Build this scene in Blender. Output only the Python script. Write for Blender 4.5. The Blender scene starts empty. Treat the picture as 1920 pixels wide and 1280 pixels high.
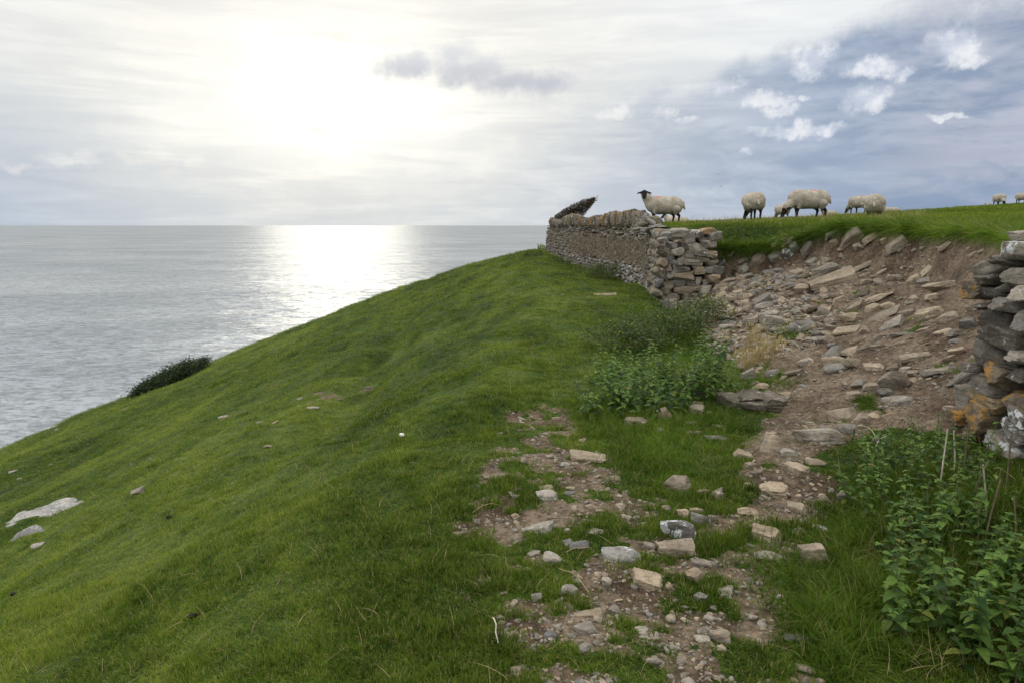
import bpy, bmesh, math, random
import numpy as np
from mathutils import Vector, Matrix, Euler, Quaternion

random.seed(7)
RS = np.random.RandomState(11)
SC = bpy.context.scene
COL = SC.collection
R = math.radians

# ------------------------------------------------------------------ camera
EYE = 1.6
FPX = 1280.0                      # focal length in photo pixels (1920 wide)
PITCH = R(9.66)
cam_d = bpy.data.cameras.new('camera')
cam = bpy.data.objects.new('camera', cam_d)
COL.objects.link(cam)
cam.location = (0, 0, EYE)
cam.rotation_euler = (R(90) - PITCH, 0, 0)
cam_d.sensor_width = 36
cam_d.lens = 36 * FPX / 1920
cam_d.clip_start = 0.05
cam_d.clip_end = 90000
SC.camera = cam

# ------------------------------------------------------------------ exposure
SC.view_settings.view_transform = 'Standard'
SC.view_settings.look = 'None'
SC.view_settings.exposure = 0.0
SC.view_settings.gamma = 1.0
SC.view_settings.use_curve_mapping = False

SUN_AZ, SUN_EL = -14.0, 9.5       # degrees: left of the view axis, above the horizon
sun_dir = Vector((math.sin(R(SUN_AZ)) * math.cos(R(SUN_EL)), math.cos(R(SUN_AZ)) * math.cos(R(SUN_EL)), math.sin(R(SUN_EL))))
sd = bpy.data.lights.new('sun', 'SUN')
sd.energy = 0.5
sd.angle = R(12)
sd.color = (1.0, 0.93, 0.80)
so = bpy.data.objects.new('sun', sd)
COL.objects.link(so)
so.rotation_euler = (-sun_dir).to_track_quat('-Z', 'Y').to_euler()
so.location = (-20, 60, 40)


def pixdir(u, v):
    b = (640 - v) / FPX
    return np.array([(u - 960) / FPX, math.cos(PITCH) + b * math.sin(PITCH), -math.sin(PITCH) + b * math.cos(PITCH)])


def pix_azel(u, v):
    d = pixdir(u, v)
    d = d / np.linalg.norm(d)
    return math.degrees(math.atan2(d[0], d[1])), math.degrees(math.asin(d[2]))


# ------------------------------------------------------------------ node helper
class NT:
    def __init__(s, tree):
        s.t = tree; s.n = tree.nodes; s.l = tree.links

    def node(s, typ, **kw):
        n = s.n.new(typ)
        for k, v in kw.items():
            setattr(n, k, v)
        return n

    def put(s, sock, v):
        if isinstance(v, bpy.types.NodeSocket):
            s.l.new(v, sock)
        elif v is not None:
            if hasattr(sock.default_value, '__len__') and not hasattr(v, '__len__'):
                v = (v,) * len(sock.default_value)
            if hasattr(sock.default_value, '__len__') and len(sock.default_value) == 4 and len(v) == 3:
                v = tuple(v) + (1.0,)
            sock.default_value = v

    def math(s, op, a, b=None, c=None, clamp=False):
        n = s.node('ShaderNodeMath', operation=op, use_clamp=clamp)
        s.put(n.inputs[0], a)
        if b is not None: s.put(n.inputs[1], b)
        if c is not None: s.put(n.inputs[2], c)
        return n.outputs[0]

    def vec(s, op, a, b=None):
        n = s.node('ShaderNodeVectorMath', operation=op)
        s.put(n.inputs[0], a)
        if b is not None: s.put(n.inputs[1], b)
        return n.outputs['Value'] if op in ('LENGTH', 'DOT_PRODUCT', 'DISTANCE') else n.outputs[0]

    def comb(s, x, y, z):
        n = s.node('ShaderNodeCombineXYZ')
        s.put(n.inputs[0], x); s.put(n.inputs[1], y); s.put(n.inputs[2], z)
        return n.outputs[0]

    def noise(s, vec, scale, detail=4, rough=0.55, dist=0.0, out=0, dim='3D'):
        n = s.node('ShaderNodeTexNoise', noise_dimensions=dim)
        s.put(n.inputs['Vector'], vec)
        n.inputs['Scale'].default_value = scale
        n.inputs['Detail'].default_value = detail
        n.inputs['Roughness'].default_value = rough
        n.inputs['Distortion'].default_value = dist
        return n.outputs[out]

    def voro(s, vec, scale, feature='F1', out='Distance'):
        n = s.node('ShaderNodeTexVoronoi', feature=feature)
        s.put(n.inputs['Vector'], vec)
        n.inputs['Scale'].default_value = scale
        return n.outputs[out]

    def rng(s, v, a, b, c=0.0, d=1.0, smooth=True):
        n = s.node('ShaderNodeMapRange', clamp=True)
        if smooth: n.interpolation_type = 'SMOOTHSTEP'
        s.put(n.inputs['Value'], v)
        for k, x in zip(('From Min', 'From Max', 'To Min', 'To Max'), (a, b, c, d)):
            s.put(n.inputs[k], x)
        return n.outputs['Result']

    def mix(s, f, a, b, blend='MIX'):
        n = s.node('ShaderNodeMix', data_type='RGBA', blend_type=blend)
        s.put(n.inputs[0], f); s.put(n.inputs[6], a); s.put(n.inputs[7], b)
        return n.outputs[2]

    def ramp(s, v, stops):
        n = s.node('ShaderNodeValToRGB')
        cr = n.color_ramp
        while len(cr.elements) < len(stops): cr.elements.new(0.5)
        for e, (p, c) in zip(cr.elements, stops):
            e.position = p
            e.color = tuple(c) + (1,) if len(c) == 3 else c
        s.put(n.inputs[0], v)
        return n.outputs[0]

    def bump(s, h, strength=0.5, dist=0.02, normal=None):
        n = s.node('ShaderNodeBump')
        n.inputs['Strength'].default_value = strength
        n.inputs['Distance'].default_value = dist
        s.put(n.inputs['Height'], h)
        if normal is not None: s.put(n.inputs['Normal'], normal)
        return n.outputs[0]


# ------------------------------------------------------------------ world: Nishita sky behind procedural cloud layers
W = bpy.data.worlds.new('World')
SC.world = W
W.use_nodes = True
W.node_tree.nodes.clear()
w = NT(W.node_tree)
tc = w.node('ShaderNodeTexCoord').outputs['Generated']
D = w.vec('NORMALIZE', tc)
sep = w.node('ShaderNodeSeparateXYZ'); w.l.new(D, sep.inputs[0])
dx, dy, dz = sep.outputs
az = w.math('MULTIPLY', w.math('ARCTAN2', dx, dy), 57.29578)
el = w.math('MULTIPLY', w.math('ARCSINE', dz), 57.29578)
sund = w.math('MULTIPLY', w.math('ARCCOSINE', w.math('MINIMUM', w.vec('DOT_PRODUCT', D, tuple(sun_dir)), 0.99999)), 57.29578)
sky = w.node('ShaderNodeTexSky', sky_type='NISHITA', sun_disc=False)
sky.sun_elevation = R(SUN_EL)
sky.sun_rotation = R(SUN_AZ)
nish = w.mix(1.0, sky.outputs[0], (0.07, 0.07, 0.07), 'MULTIPLY')
stretch = w.vec('MULTIPLY', D, (1.0, 1.0, 3.5))
nA = w.noise(stretch, 2.6, 6, 0.55, 0.6)
nB = w.noise(w.vec('ADD', stretch, (3.1, 1.7, 0.4)), 7.0, 5, 0.6, 0.3)
nC = w.noise(D, 14.0, 6, 0.6)
nCc = w.noise(w.vec('ADD', D, (4.0, 9.0, 2.0)), 14.0, 6, 0.6)
nF = w.noise(D, 40.0, 4, 0.6)
nG = w.noise(w.vec('ADD', D, (7, 2, 5)), 34.0, 7, 0.62)
nW = w.noise(D, 26.0, 6, 0.6, out=1)
# veil of high cloud: pale blue near the horizon, white higher up
veil = w.mix(w.rng(el, 0.0, 17.0), (0.50, 0.585, 0.69), (0.80, 0.83, 0.84))
veil = w.mix(w.rng(w.math('ADD', el, w.math('MULTIPLY', nA, 10.0)), 12.0, 30.0), veil, (0.98, 0.99, 1.0))
veil = w.mix(w.math('MULTIPLY', w.rng(nA, 0.50, 0.72, 0.0, 0.15), w.rng(sund, 25.0, 45.0)), veil, nish)
# low blue band on the left over the sea
lowband = w.math('MULTIPLY', w.rng(el, 10.0, 1.0), w.rng(az, -20.0, -36.0))
veil = w.mix(w.math('MULTIPLY', lowband, 0.85), veil, (0.36, 0.455, 0.60))
# blue-grey cloud bank to the right, its upper edge rising to the right
fc = w.node('ShaderNodeFloatCurve')
cv = fc.mapping.curves[0]
pts = [(-180, 18), (-60, 4), (-12, 4.0), (-3, 8.0), (3, 9.6), (8, 10.4), (13, 11.3), (19, 13.0), (25, 14.5), (36, 15.0), (60, 16), (180, 18)]
while len(cv.points) < len(pts): cv.points.new(0.5, 0.5)
for p, (a, e) in zip(cv.points, pts):
    p.location = ((a + 180) / 360, e / 40); p.handle_type = 'VECTOR'
fc.mapping.update()
w.l.new(w.math('DIVIDE', w.math('ADD', az, 180.0), 360.0), fc.inputs['Value'])
edge = w.math('MULTIPLY', fc.outputs[0], 40.0)
below = w.math('SUBTRACT', w.math('ADD', edge, w.math('MULTIPLY', w.math('SUBTRACT', nC, 0.5), 5.0)), el)
bankm = w.math('MULTIPLY', w.rng(below, -0.4, 2.2), w.rng(az, -6.0, 10.0))
bankc = w.mix(w.rng(nB, 0.38, 0.62), (0.285, 0.36, 0.49), (0.375, 0.45, 0.585))
bankc = w.mix(w.rng(nA, 0.46, 0.64, 0.0, 0.4), bankc, (0.46, 0.54, 0.67))
bankc = w.mix(w.rng(az, 32.0, 8.0, 0.0, 0.85), bankc, w.mix(w.rng(nB, 0.4, 0.6), (0.45, 0.53, 0.645), (0.56, 0.62, 0.71)))
bankc = w.mix(w.math('MULTIPLY', w.rng(el, 5.0, 1.0, 0.0, 0.6), w.rng(az, 18.0, 30.0)), bankc, (0.235, 0.325, 0.475))
skyc = w.mix(bankm, veil, bankc)
# grey smudges above the bank at far right
upm = w.math('MULTIPLY', w.rng(az, 24.0, 33.0), w.rng(nB, 0.36, 0.60))
upm = w.math('MULTIPLY', upm, w.rng(el, 30.0, 18.0))
skyc = w.mix(w.math('MULTIPLY', upm, 0.85), skyc, (0.47, 0.50, 0.60))


def puffs(lst, warp, soft, grow=1.0, brk=1.7):
    """field of warped ellipses given by photo position and size"""
    P = w.vec('ADD', w.comb(az, el, 0.0), w.vec('MULTIPLY', w.vec('SUBTRACT', nW, (0.5, 0.5, 0.5)), (warp * 2.2, warp * 1.5, 0.0)))
    best = None
    for (u, v, hw, hh) in lst:
        a0, e0 = pix_azel(u, v)
        ra = abs(pix_azel(u + hw, v)[0] - a0); re = abs(pix_azel(u, v - hh)[1] - e0)
        ra *= grow; re *= grow
        q = w.vec('LENGTH', w.vec('MULTIPLY', w.vec('SUBTRACT', P, (a0, e0, 0)), (1 / ra, 1 / re, 0)))
        best = q if best is None else w.math('MINIMUM', best, q)
    best = w.math('ADD', best, w.math('MULTIPLY', w.math('SUBTRACT', nG, 0.5), brk))
    return w.rng(best, 1.0, 1.0 - soft)


light_puffs = [(1365, 165, 34, 18), (1440, 188, 45, 20), (1465, 208, 30, 12), (1500, 183, 14, 10), (1530, 112, 45, 36), (1500, 135, 24, 14),
               (1640, 125, 60, 22), (1690, 135, 30, 18), (1612, 190, 38, 30), (1630, 205, 26, 16), (1480, 246, 80, 15), (1540, 240, 36, 15), (1245, 215, 24, 11), (1290, 226, 28, 7),
               (1150, 212, 50, 12), (1110, 200, 36, 12), (1790, 85, 55, 40), (1825, 120, 24, 18), (1785, 215, 40, 7), (1395, 288, 12, 9)]
m = puffs(light_puffs, 1.5, 0.7, 1.25, 1.4)
pc = w.mix(w.rng(nG, 0.36, 0.6), (0.86, 0.88, 0.915), (0.60, 0.65, 0.76))
skyc = w.mix(w.math('MULTIPLY', m, 0.85), skyc, pc)
left_puffs = [(130, 300, 60, 18), (40, 318, 50, 12), (300, 288, 52, 16), (265, 300, 46, 10), (370, 300, 22, 14), (315, 325, 30, 10), (450, 300, 50, 12), (405, 205, 24, 22), (440, 250, 30, 26)]
m = puffs(left_puffs, 1.5, 1.0, 1.3)
skyc = w.mix(w.math('MULTIPLY', m, 0.75), skyc, w.mix(w.rng(nF, 0.3, 0.7), (0.66, 0.70, 0.76), (0.86, 0.88, 0.90)))
# glow of the veiled sun
g2 = w.math('MULTIPLY', w.rng(sund, 38.0, 2.0, 0.0, 0.97), w.rng(el, -1.0, 8.0, 0.84, 1.0))
g2 = w.math('MULTIPLY', g2, w.rng(nC, 0.2, 0.7, 1.0, 0.82))
skyc = w.mix(g2, skyc, (0.885, 0.86, 0.785))
g1 = w.math('ADD', sund, w.math('MULTIPLY', w.math('SUBTRACT', nA, 0.5), 8.0))
g1 = w.math('ADD', g1, w.math('MULTIPLY', w.math('MAXIMUM', w.math('SUBTRACT', el, 9.0), 0.0), 0.5))
g1 = w.math('ADD', g1, w.math('MULTIPLY', w.math('SUBTRACT', nC, 0.5), 4.0))
g1 = w.math('MULTIPLY', w.math('POWER', w.rng(g1, 21.0, 0.0, smooth=False), 1.7), w.rng(el, 0.0, 9.0, 0.1, 1.0))
skyc = w.mix(1.0, skyc, w.mix(1.0, (0.50, 0.475, 0.40), g1, 'MULTIPLY'), 'ADD')
nS = w.noise(w.vec('MULTIPLY', D, (1.0, 1.0, 9.0)), 5.0, 6, 0.6, 0.5)
tex = w.math('MULTIPLY', w.rng(nS, 0.36, 0.64, 0.0, 1.0), w.rng(nB, 0.30, 0.65, 0.4, 1.0))
skyc = w.mix(1.0, skyc, w.mix(tex, (0.94, 0.945, 0.96), (1.10, 1.09, 1.07)), 'MULTIPLY')
# bright thick veil overhead (the top of the photograph is already blown out)
skyc = w.mix(w.math('MULTIPLY', w.rng(el, 18.0, 30.0), 0.97), skyc, (1.62, 1.63, 1.62))
# grey cloud under the sun glow
dark = [(880, 130, 125, 46), (960, 152, 125, 36), (855, 105, 60, 36), (765, 125, 85, 40), (1020, 152, 70, 28)]
m = puffs(dark, 1.2, 0.9, 1.12, 1.25)
e2 = w.rng(el, 14.0, 10.8)
skyc = w.mix(w.math('MULTIPLY', m, 0.92), skyc, w.mix(e2, (0.78, 0.80, 0.82), (0.56, 0.58, 0.64)))
m = puffs([(590, 245, 30, 5), (630, 65, 50, 14)], 1.0, 0.8)
skyc = w.mix(w.math('MULTIPLY', m, 0.35), skyc, (0.8, 0.8, 0.76))
bg = w.node('ShaderNodeBackground')
w.l.new(skyc, bg.inputs[0]); bg.inputs[1].default_value = 1.0
wo = w.node('ShaderNodeOutputWorld'); w.l.new(bg.outputs[0], wo.inputs[0])
W.cycles.sampling_method = 'MANUAL'
W.cycles.sample_map_resolution = 512


# ------------------------------------------------------------------ numeric noise
def _h(ix, iy, iz, seed):
    n = (ix * 374761393 + iy * 668265263 + iz * 2147483647 + seed * 1442695041) & 0xFFFFFFFF
    n = ((n ^ (n >> 13)) * 1274126177) & 0xFFFFFFFF
    n = (n ^ (n >> 16)) & 0xFFFFFFFF
    return (n & 0xFFFFFF) / float(0xFFFFFF)


def vnoise(x, y, z=0.0, seed=0):
    x = np.asarray(x, float); y = np.asarray(y, float); z = np.asarray(z, float) + 0 * x
    fx, fy, fz = np.floor(x), np.floor(y), np.floor(z)
    ix, iy, iz = fx.astype(np.int64), fy.astype(np.int64), fz.astype(np.int64)
    tx, ty, tz = x - fx, y - fy, z - fz
    tx = tx * tx * (3 - 2 * tx); ty = ty * ty * (3 - 2 * ty); tz = tz * tz * (3 - 2 * tz)
    def c(a, b, d): return _h(ix + a, iy + b, iz + d, seed)
    def pl(d):
        return (c(0, 0, d) * (1 - tx) + c(1, 0, d) * tx) * (1 - ty) + (c(0, 1, d) * (1 - tx) + c(1, 1, d) * tx) * ty
    if np.all(fz == 0) and np.all(tz == 0):
        return pl(0) * 2 - 1
    return (pl(0) * (1 - tz) + pl(1) * tz) * 2 - 1


def fbm(x, y, z=0.0, seed=0, octv=4, gain=0.5):
    a, s, t = 1.0, 0.0, 0.0
    for i in range(octv):
        s = s + a * vnoise(x * 2 ** i, y * 2 ** i, np.asarray(z) * 2 ** i if np.ndim(z) or z else 0.0, seed + i * 17)
        t += a; a *= gain
    return s / t


def sstep(x, a, b):
    t = np.clip((x - a) / (b - a), 0, 1)
    return t * t * (3 - 2 * t)


def softplus(x, k):
    return np.where(x / k > 30, x, k * np.log1p(np.exp(np.clip(x / k, -40, 30))))


# ------------------------------------------------------------------ terrain height
WY = np.array([12.6, 13.1, 14.3, 16.9, 18.6, 21.5, 25, 27, 33, 36.5])
WX = np.array([2.98, 2.95, 3.0, 3.3, 3.42, 3.36, 2.98, 2.62, 2.05, 1.75])


def wall_x(y): return np.interp(y, WY, WX)


def lip_x(y):
    a = np.interp(y, [-5, 4.1, 4.5, 5.2, 6.2, 8, 9.2, 10.5, 11.6, 12.5, 13.1, 13.4], [3.35, 3.35, 3.9, 4.35, 4.75, 5.40, 5.65, 5.55, 5.3, 4.95, 4.5, 4.05])
    return np.where(y > 13.4, np.maximum(wall_x(y) + 0.55, np.interp(y, [13.4, 14.5], [3.95, 3.4])), a)


def toe_x(y):
    a = np.interp(y, [-5, 4.0, 4.5, 6, 8, 10, 12, 13.4], [3.15, 3.15, 2.75, 2.35, 2.45, 2.7, 3.0, 3.15])
    return np.where(y > 13.2, wall_x(y) + 0.30, a)


SIL = [(-1600, 1500), (-600, 1090), (-300, 968), (0, 843), (100, 800), (200, 757), (300, 716), (400, 677), (500, 637), (600, 597), (700, 558), (780, 530),
       (860, 505), (940, 484), (1010, 471), (1045, 482), (1100, 488), (1300, 488)]
SAZ, SRE, SH = [], [], []
for (u, v) in SIL:
    d = pixdir(u, v)
    SAZ.append(math.degrees(math.atan2(d[0], d[1])))
    r_e = np.interp(u, [-600, 0, 400, 700, 900, 1010, 1300], [40, 46, 50, 46, 40, 38, 38])
    SRE.append(r_e)
    SH.append(EYE + d[2] / math.hypot(d[0], d[1]) * r_e)


def low_base(x, y):
    xc = np.interp(y, [0, 3, 6, 10, 15, 25, 36], [-0.7, -0.6, -0.35, 0.0, 0.55, 0.7, 1.2])
    dd = softplus(xc - x, 0.45)
    z = -0.40 * dd
    # shoulder just above the fall, lower terrace below it
    z = z + 0.10 * np.exp(-((x - xc + 0.1) / 0.7) ** 2) * sstep(y, 3, 7)
    z = z + 0.22 * sstep(x, 1.5, 3.1) * sstep(y, 6.0, 3.5)
    return z


_tab = None


def _delta():
    global _tab
    a = np.radians(np.array(SAZ)); r = np.array(SRE)
    zb = low_base(r * np.sin(a), r * np.cos(a))
    _tab = np.array(SH) - zb + 0.25
_delta()


def low(x, y):
    z = low_base(x, y)
    r = np.hypot(x, y); a = np.degrees(np.arctan2(x, y))
    re = np.interp(a, SAZ, SRE)
    dl = np.interp(a, SAZ, _tab)
    q = np.clip(r / re, 0, 1)
    z = z + dl * q * q
    side = sstep(-x, -0.6, 3.0)
    und = fbm(x / 6.0, y / 9.0, 0, 3, 3) * 0.30 * sstep(-x, 0.2, 6) * (1 - sstep(r / re, 0.75, 1.0))
    # terracettes running along the slope
    wv = x * 1.15 + 0.9 * fbm(x / 4.0, y / 6.0, 0, 9, 3) * 2.2 - y * 0.06
    terr = (np.abs((wv / 1.7) % 1.0 - 0.5) * 2) ** 2
    msk = sstep(fbm(x / 5.0, y / 8.0, 0, 21, 2), -0.05, 0.35)
    z = z + und - 0.17 * terr * side * msk
    # a longer fold in the middle of the slope
    fx = -2.6 - 0.04 * (y - 8) + 0.5 * fbm(y / 5.0, x * 0, 0, 4, 2)
    z = z - 0.36 * np.exp(-((x - fx) / 0.6) ** 2) * sstep(y, 6, 9) * sstep(y, 24, 16)
    z = z + 0.036 * fbm(x / 0.5, y / 0.45, 0, 5, 3) + 0.11 * fbm(x / 1.7, y / 1.4, 0, 15, 2) * sstep(r, 2, 6)
    return z


def field(x, y):
    z = 1.45 + 0.036 * (x - 4) + 0.0125 * (y - 6)
    yc = np.interp(x, [3, 10, 16, 34, 60], [22.5, 23.5, 29, 47, 60])
    z = z - 0.13 * softplus(y - yc, 1.2)
    z = z - 0.35 * sstep(x - lip_x(y), 1.2, 0.0) * sstep(y, 11.2, 13.2) * sstep(y, 14.6, 13.5)
    return z + 0.04 * fbm(x / 1.5, y / 1.5, 0, 31, 3) + 0.015 * fbm(x / 0.4, y / 0.4, 0, 33, 2)


def bank_t(x, y):
    xl = lip_x(y) + 0.30 * fbm(y / 0.8, x * 0, 0, 41, 3) * sstep(y, 4.6, 5.2) * sstep(y, 13.6, 12.8)
    xt = toe_x(y)
    return (x - xt) / np.maximum(xl - xt, 0.05)


def H(x, y):
    x = np.asarray(x, float); y = np.asarray(y, float)
    t = bank_t(x, y)
    tc_ = np.clip(t, 0, 1)
    inb = sstep(y, 4.1, 4.6) * sstep(y, 13.6, 13.2)
    scarp = 0.86 + 0.04 * fbm(y / 0.9, x * 0, 0, 43, 2)
    f = 0.60 * np.clip(tc_ / scarp, 0, 1) ** 1.05 + 0.40 * sstep(tc_, scarp, 1.0)
    f = f * inb + (1 - inb) * sstep(tc_, 0.0, 1.0)
    z = low(x, y) * (1 - f) + field(x, y) * f
    bm = sstep(t, 0.0, 0.12) * (1 - sstep(t, 0.93, 1.0)) * inb
    z = z + bm * (0.09 * fbm(x / 0.9, y / 0.9, 0, 51, 3) + 0.05 * fbm(x / 0.22, y / 0.22, 0, 52, 3))
    r = np.hypot(x, y); a = np.degrees(np.arctan2(x, y))
    re = np.interp(a, SAZ, SRE)
    wl = 1 - sstep(x - wall_x(np.clip(y, 12.6, 36.5)), 0.1, 0.6) * sstep(y, -1, 2)
    z = z - 1.1 * softplus(r - re - 0.5, 0.9) * wl * (a < 40)
    z = z - 0.012 * np.clip(r - 62, 0, None) ** 2
    return np.maximum(z, -75)


def G(u, v, tmax=100.0):
    """photo position -> point on the ground"""
    d = pixdir(u, v)
    t = np.exp(np.linspace(math.log(1.2), math.log(tmax), 2500))
    X, Y, Z = d[0] * t, d[1] * t, EYE + d[2] * t
    dz_ = Z - H(X, Y)
    k = np.argmax(dz_ < 0)
    if dz_[k] >= 0:
        return Vector((X[-1], Y[-1], float(H(X[-1], Y[-1]))))
    f = dz_[k - 1] / (dz_[k - 1] - dz_[k]) if k > 0 else 0
    x = X[k - 1] + (X[k] - X[k - 1]) * f if k > 0 else X[0]
    y = Y[k - 1] + (Y[k] - Y[k - 1]) * f if k > 0 else Y[0]
    return Vector((float(x), float(y), float(H(x, y))))


def project(x, y, z):
    """world -> photo position (vectorised), for choosing which pieces show largest and for wording"""
    zz = np.asarray(z) - EYE
    f = y * math.cos(PITCH) - zz * math.sin(PITCH)
    up = y * math.sin(PITCH) + zz * math.cos(PITCH)
    return 960 + FPX * x / f, 640 - FPX * up / f


def nrm(x, y, e=0.08):
    n = Vector((float(H(x - e, y) - H(x + e, y)), float(H(x, y - e) - H(x, y + e)), 2 * e))
    return n.normalized()


def poly_sd(px, py, poly):
    """signed distance to polygon, + inside"""
    best = np.full(px.shape, 1e9); inside = np.zeros(px.shape, bool)
    n = len(poly)
    for i in range(n):
        x0, y0 = poly[i]; x1, y1 = poly[(i + 1) % n]
        ex, ey = x1 - x0, y1 - y0
        t = np.clip(((px - x0) * ex + (py - y0) * ey) / (ex * ex + ey * ey + 1e-12), 0, 1)
        best = np.minimum(best, np.hypot(px - x0 - t * ex, py - y0 - t * ey))
        c = ((y0 > py) != (y1 > py)) & (px < ex * (py - y0) / (ey + 1e-12) + x0)
        inside ^= c
    return np.where(inside, best, -best)


def gpoly(lst): return [tuple(G(u, v)[:2]) for u, v in lst]


PATH = gpoly([(850, 1279), (860, 1100), (885, 880), (930, 785), (1020, 762), (1090, 765), (1150, 850), (1200, 915), (1260, 940), (1320, 1000),
              (1500, 1020), (1500, 1120), (1560, 1279)])
PATH[0] = (PATH[0][0], -0.5); PATH[-1] = (PATH[-1][0] - 0.1, -0.5)
TRACK = gpoly([(1310, 1010), (1345, 880), (1425, 800), (1465, 720), (1440, 640), (1640, 640), (1760, 700), (1800, 790), (1640, 800), (1560, 850), (1545, 930), (1490, 1000)])
GRASSY = [gpoly(q) for q in ([(1090, 800), (1200, 770), (1420, 790), (1350, 850), (1330, 930), (1200, 920)],
                             [(1590, 740), (1650, 735), (1665, 775), (1600, 775)])]

SCARS = [gpoly(q) for q in ([(560, 750), (640, 733), (700, 720), (704, 727), (640, 744), (575, 757)], [(400, 781), (470, 766), (478, 774), (410, 788)],
                            [(470, 796), (520, 786), (524, 793), (480, 802)], [(190, 758), (260, 722), (262, 728), (200, 764)], [(560, 655), (600, 648), (600, 655), (565, 660)], [(868, 1040), (905, 1030), (900, 1100), (868, 1110)])]


def soil(x, y):
    x = np.asarray(x, float); y = np.asarray(y, float)
    n1 = fbm(x / 0.35, y / 0.35, 0, 61, 4, 0.6); n2 = fbm(x / 0.12, y / 0.12, 0, 63, 3, 0.6)
    sp = poly_sd(x, y, PATH); st = poly_sd(x, y, TRACK)
    n3 = fbm(x / 0.22, y / 0.17, 0, 67, 3, 0.6)
    s = sstep(sp + 0.30 * n1, -0.08, 0.14) * sstep(n3 * 0.9 + n1 * 0.25 + n2 * 0.35 + 0.12, -0.04, 0.10)
    s = np.maximum(s, sstep(st + 0.22 * n1 + 0.06 * n2, -0.05, 0.12) * sstep(n1 * 0.5 + n2 * 0.3 + 0.32, -0.05, 0.10))
    t = bank_t(x, y)
    inb = (y > 4.15) & (y < 13.55)
    bk = sstep(t + 0.10 * n1, 0.02, 0.10) * (1 - sstep(t, 0.975, 1.0)) * inb
    gr = sstep(n1 * 0.8 + n2 * 0.35, 0.27, 0.40) * sstep(t, 0.85, 0.6)
    s = np.maximum(s, bk * (1 - gr))
    for g in SCARS:
        s = np.maximum(s, sstep(poly_sd(x, y, g) + 0.2 * n1 - .04, -0.05, 0.1) * sstep(n1 + n2 * .5, -0.15, 0.15))
    for g in GRASSY:
        s = s * (1 - 0.9 * sstep(poly_sd(x, y, g) + 0.12 * n1, -0.03, 0.10))
    return np.clip(s, 0, 1)


# ------------------------------------------------------------------ materials
def new_mat(name):
    mt = bpy.data.materials.new(name)
    mt.use_nodes = True
    mt.node_tree.nodes.clear()
    k = NT(mt.node_tree)
    out = k.node('ShaderNodeOutputMaterial')
    return mt, k, out


def principled(k, color, rough=0.9, normal=None, spec=0.3, **kw):
    p = k.node('ShaderNodeBsdfPrincipled')
    k.put(p.inputs['Base Color'], color)
    k.put(p.inputs['Roughness'], rough)
    k.put(p.inputs['Specular IOR Level'], spec)
    if normal is not None: k.put(p.inputs['Normal'], normal)
    for a, b in kw.items(): k.put(p.inputs[a.replace('_', ' ')], b)
    return p.outputs[0]


def pos(k): return k.node('ShaderNodeNewGeometry').outputs['Position']


GREENS = dict(dark=(0.026, 0.060, 0.009), mid=(0.098, 0.156, 0.023), lite=(0.205, 0.262, 0.046))


def green_macro(k, P):
    """turf tones with tussock and blade shade painted in, shared by ground and blades"""
    Pr = k.node('ShaderNodeMapping'); k.put(Pr.inputs[0], P); Pr.inputs['Rotation'].default_value = (0, 0, 0.12); Pr.inputs['Scale'].default_value = (1.0, 0.38, 1.0)
    n1 = k.noise(Pr.outputs[0], 0.22, 5, 0.58, 0.6)
    n2 = k.noise(Pr.outputs[0], 1.5, 4, 0.62, 0.3)
    n3 = k.noise(P, 8.0, 3, 0.6)
    v = k.math('ADD', k.math('ADD', k.math('MULTIPLY', n1, 1.05), k.math('MULTIPLY', n2, 0.95)), k.math('MULTIPLY', n3, 0.5))
    v = k.math('ADD', v, k.math('MULTIPLY', k.math('SUBTRACT', k.noise(P, 26.0, 3, 0.65), 0.5), 0.75))  # fine mottle paints tussock and blade self-shadowing into the turf colour
    v = k.rng(v, 0.98, 1.54, smooth=False)
    c = k.ramp(v, [(0.0, GREENS['dark']), (0.5, GREENS['mid']), (1.0, GREENS['lite'])])
    dry = k.noise(k.vec('ADD', Pr.outputs[0], (5.0, 2.0, 1.0)), 0.9, 5, 0.68, 0.4)
    return k.mix(k.rng(dry, 0.58, 0.72, 0.0, 0.35), c, (0.14, 0.135, 0.035))


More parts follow.
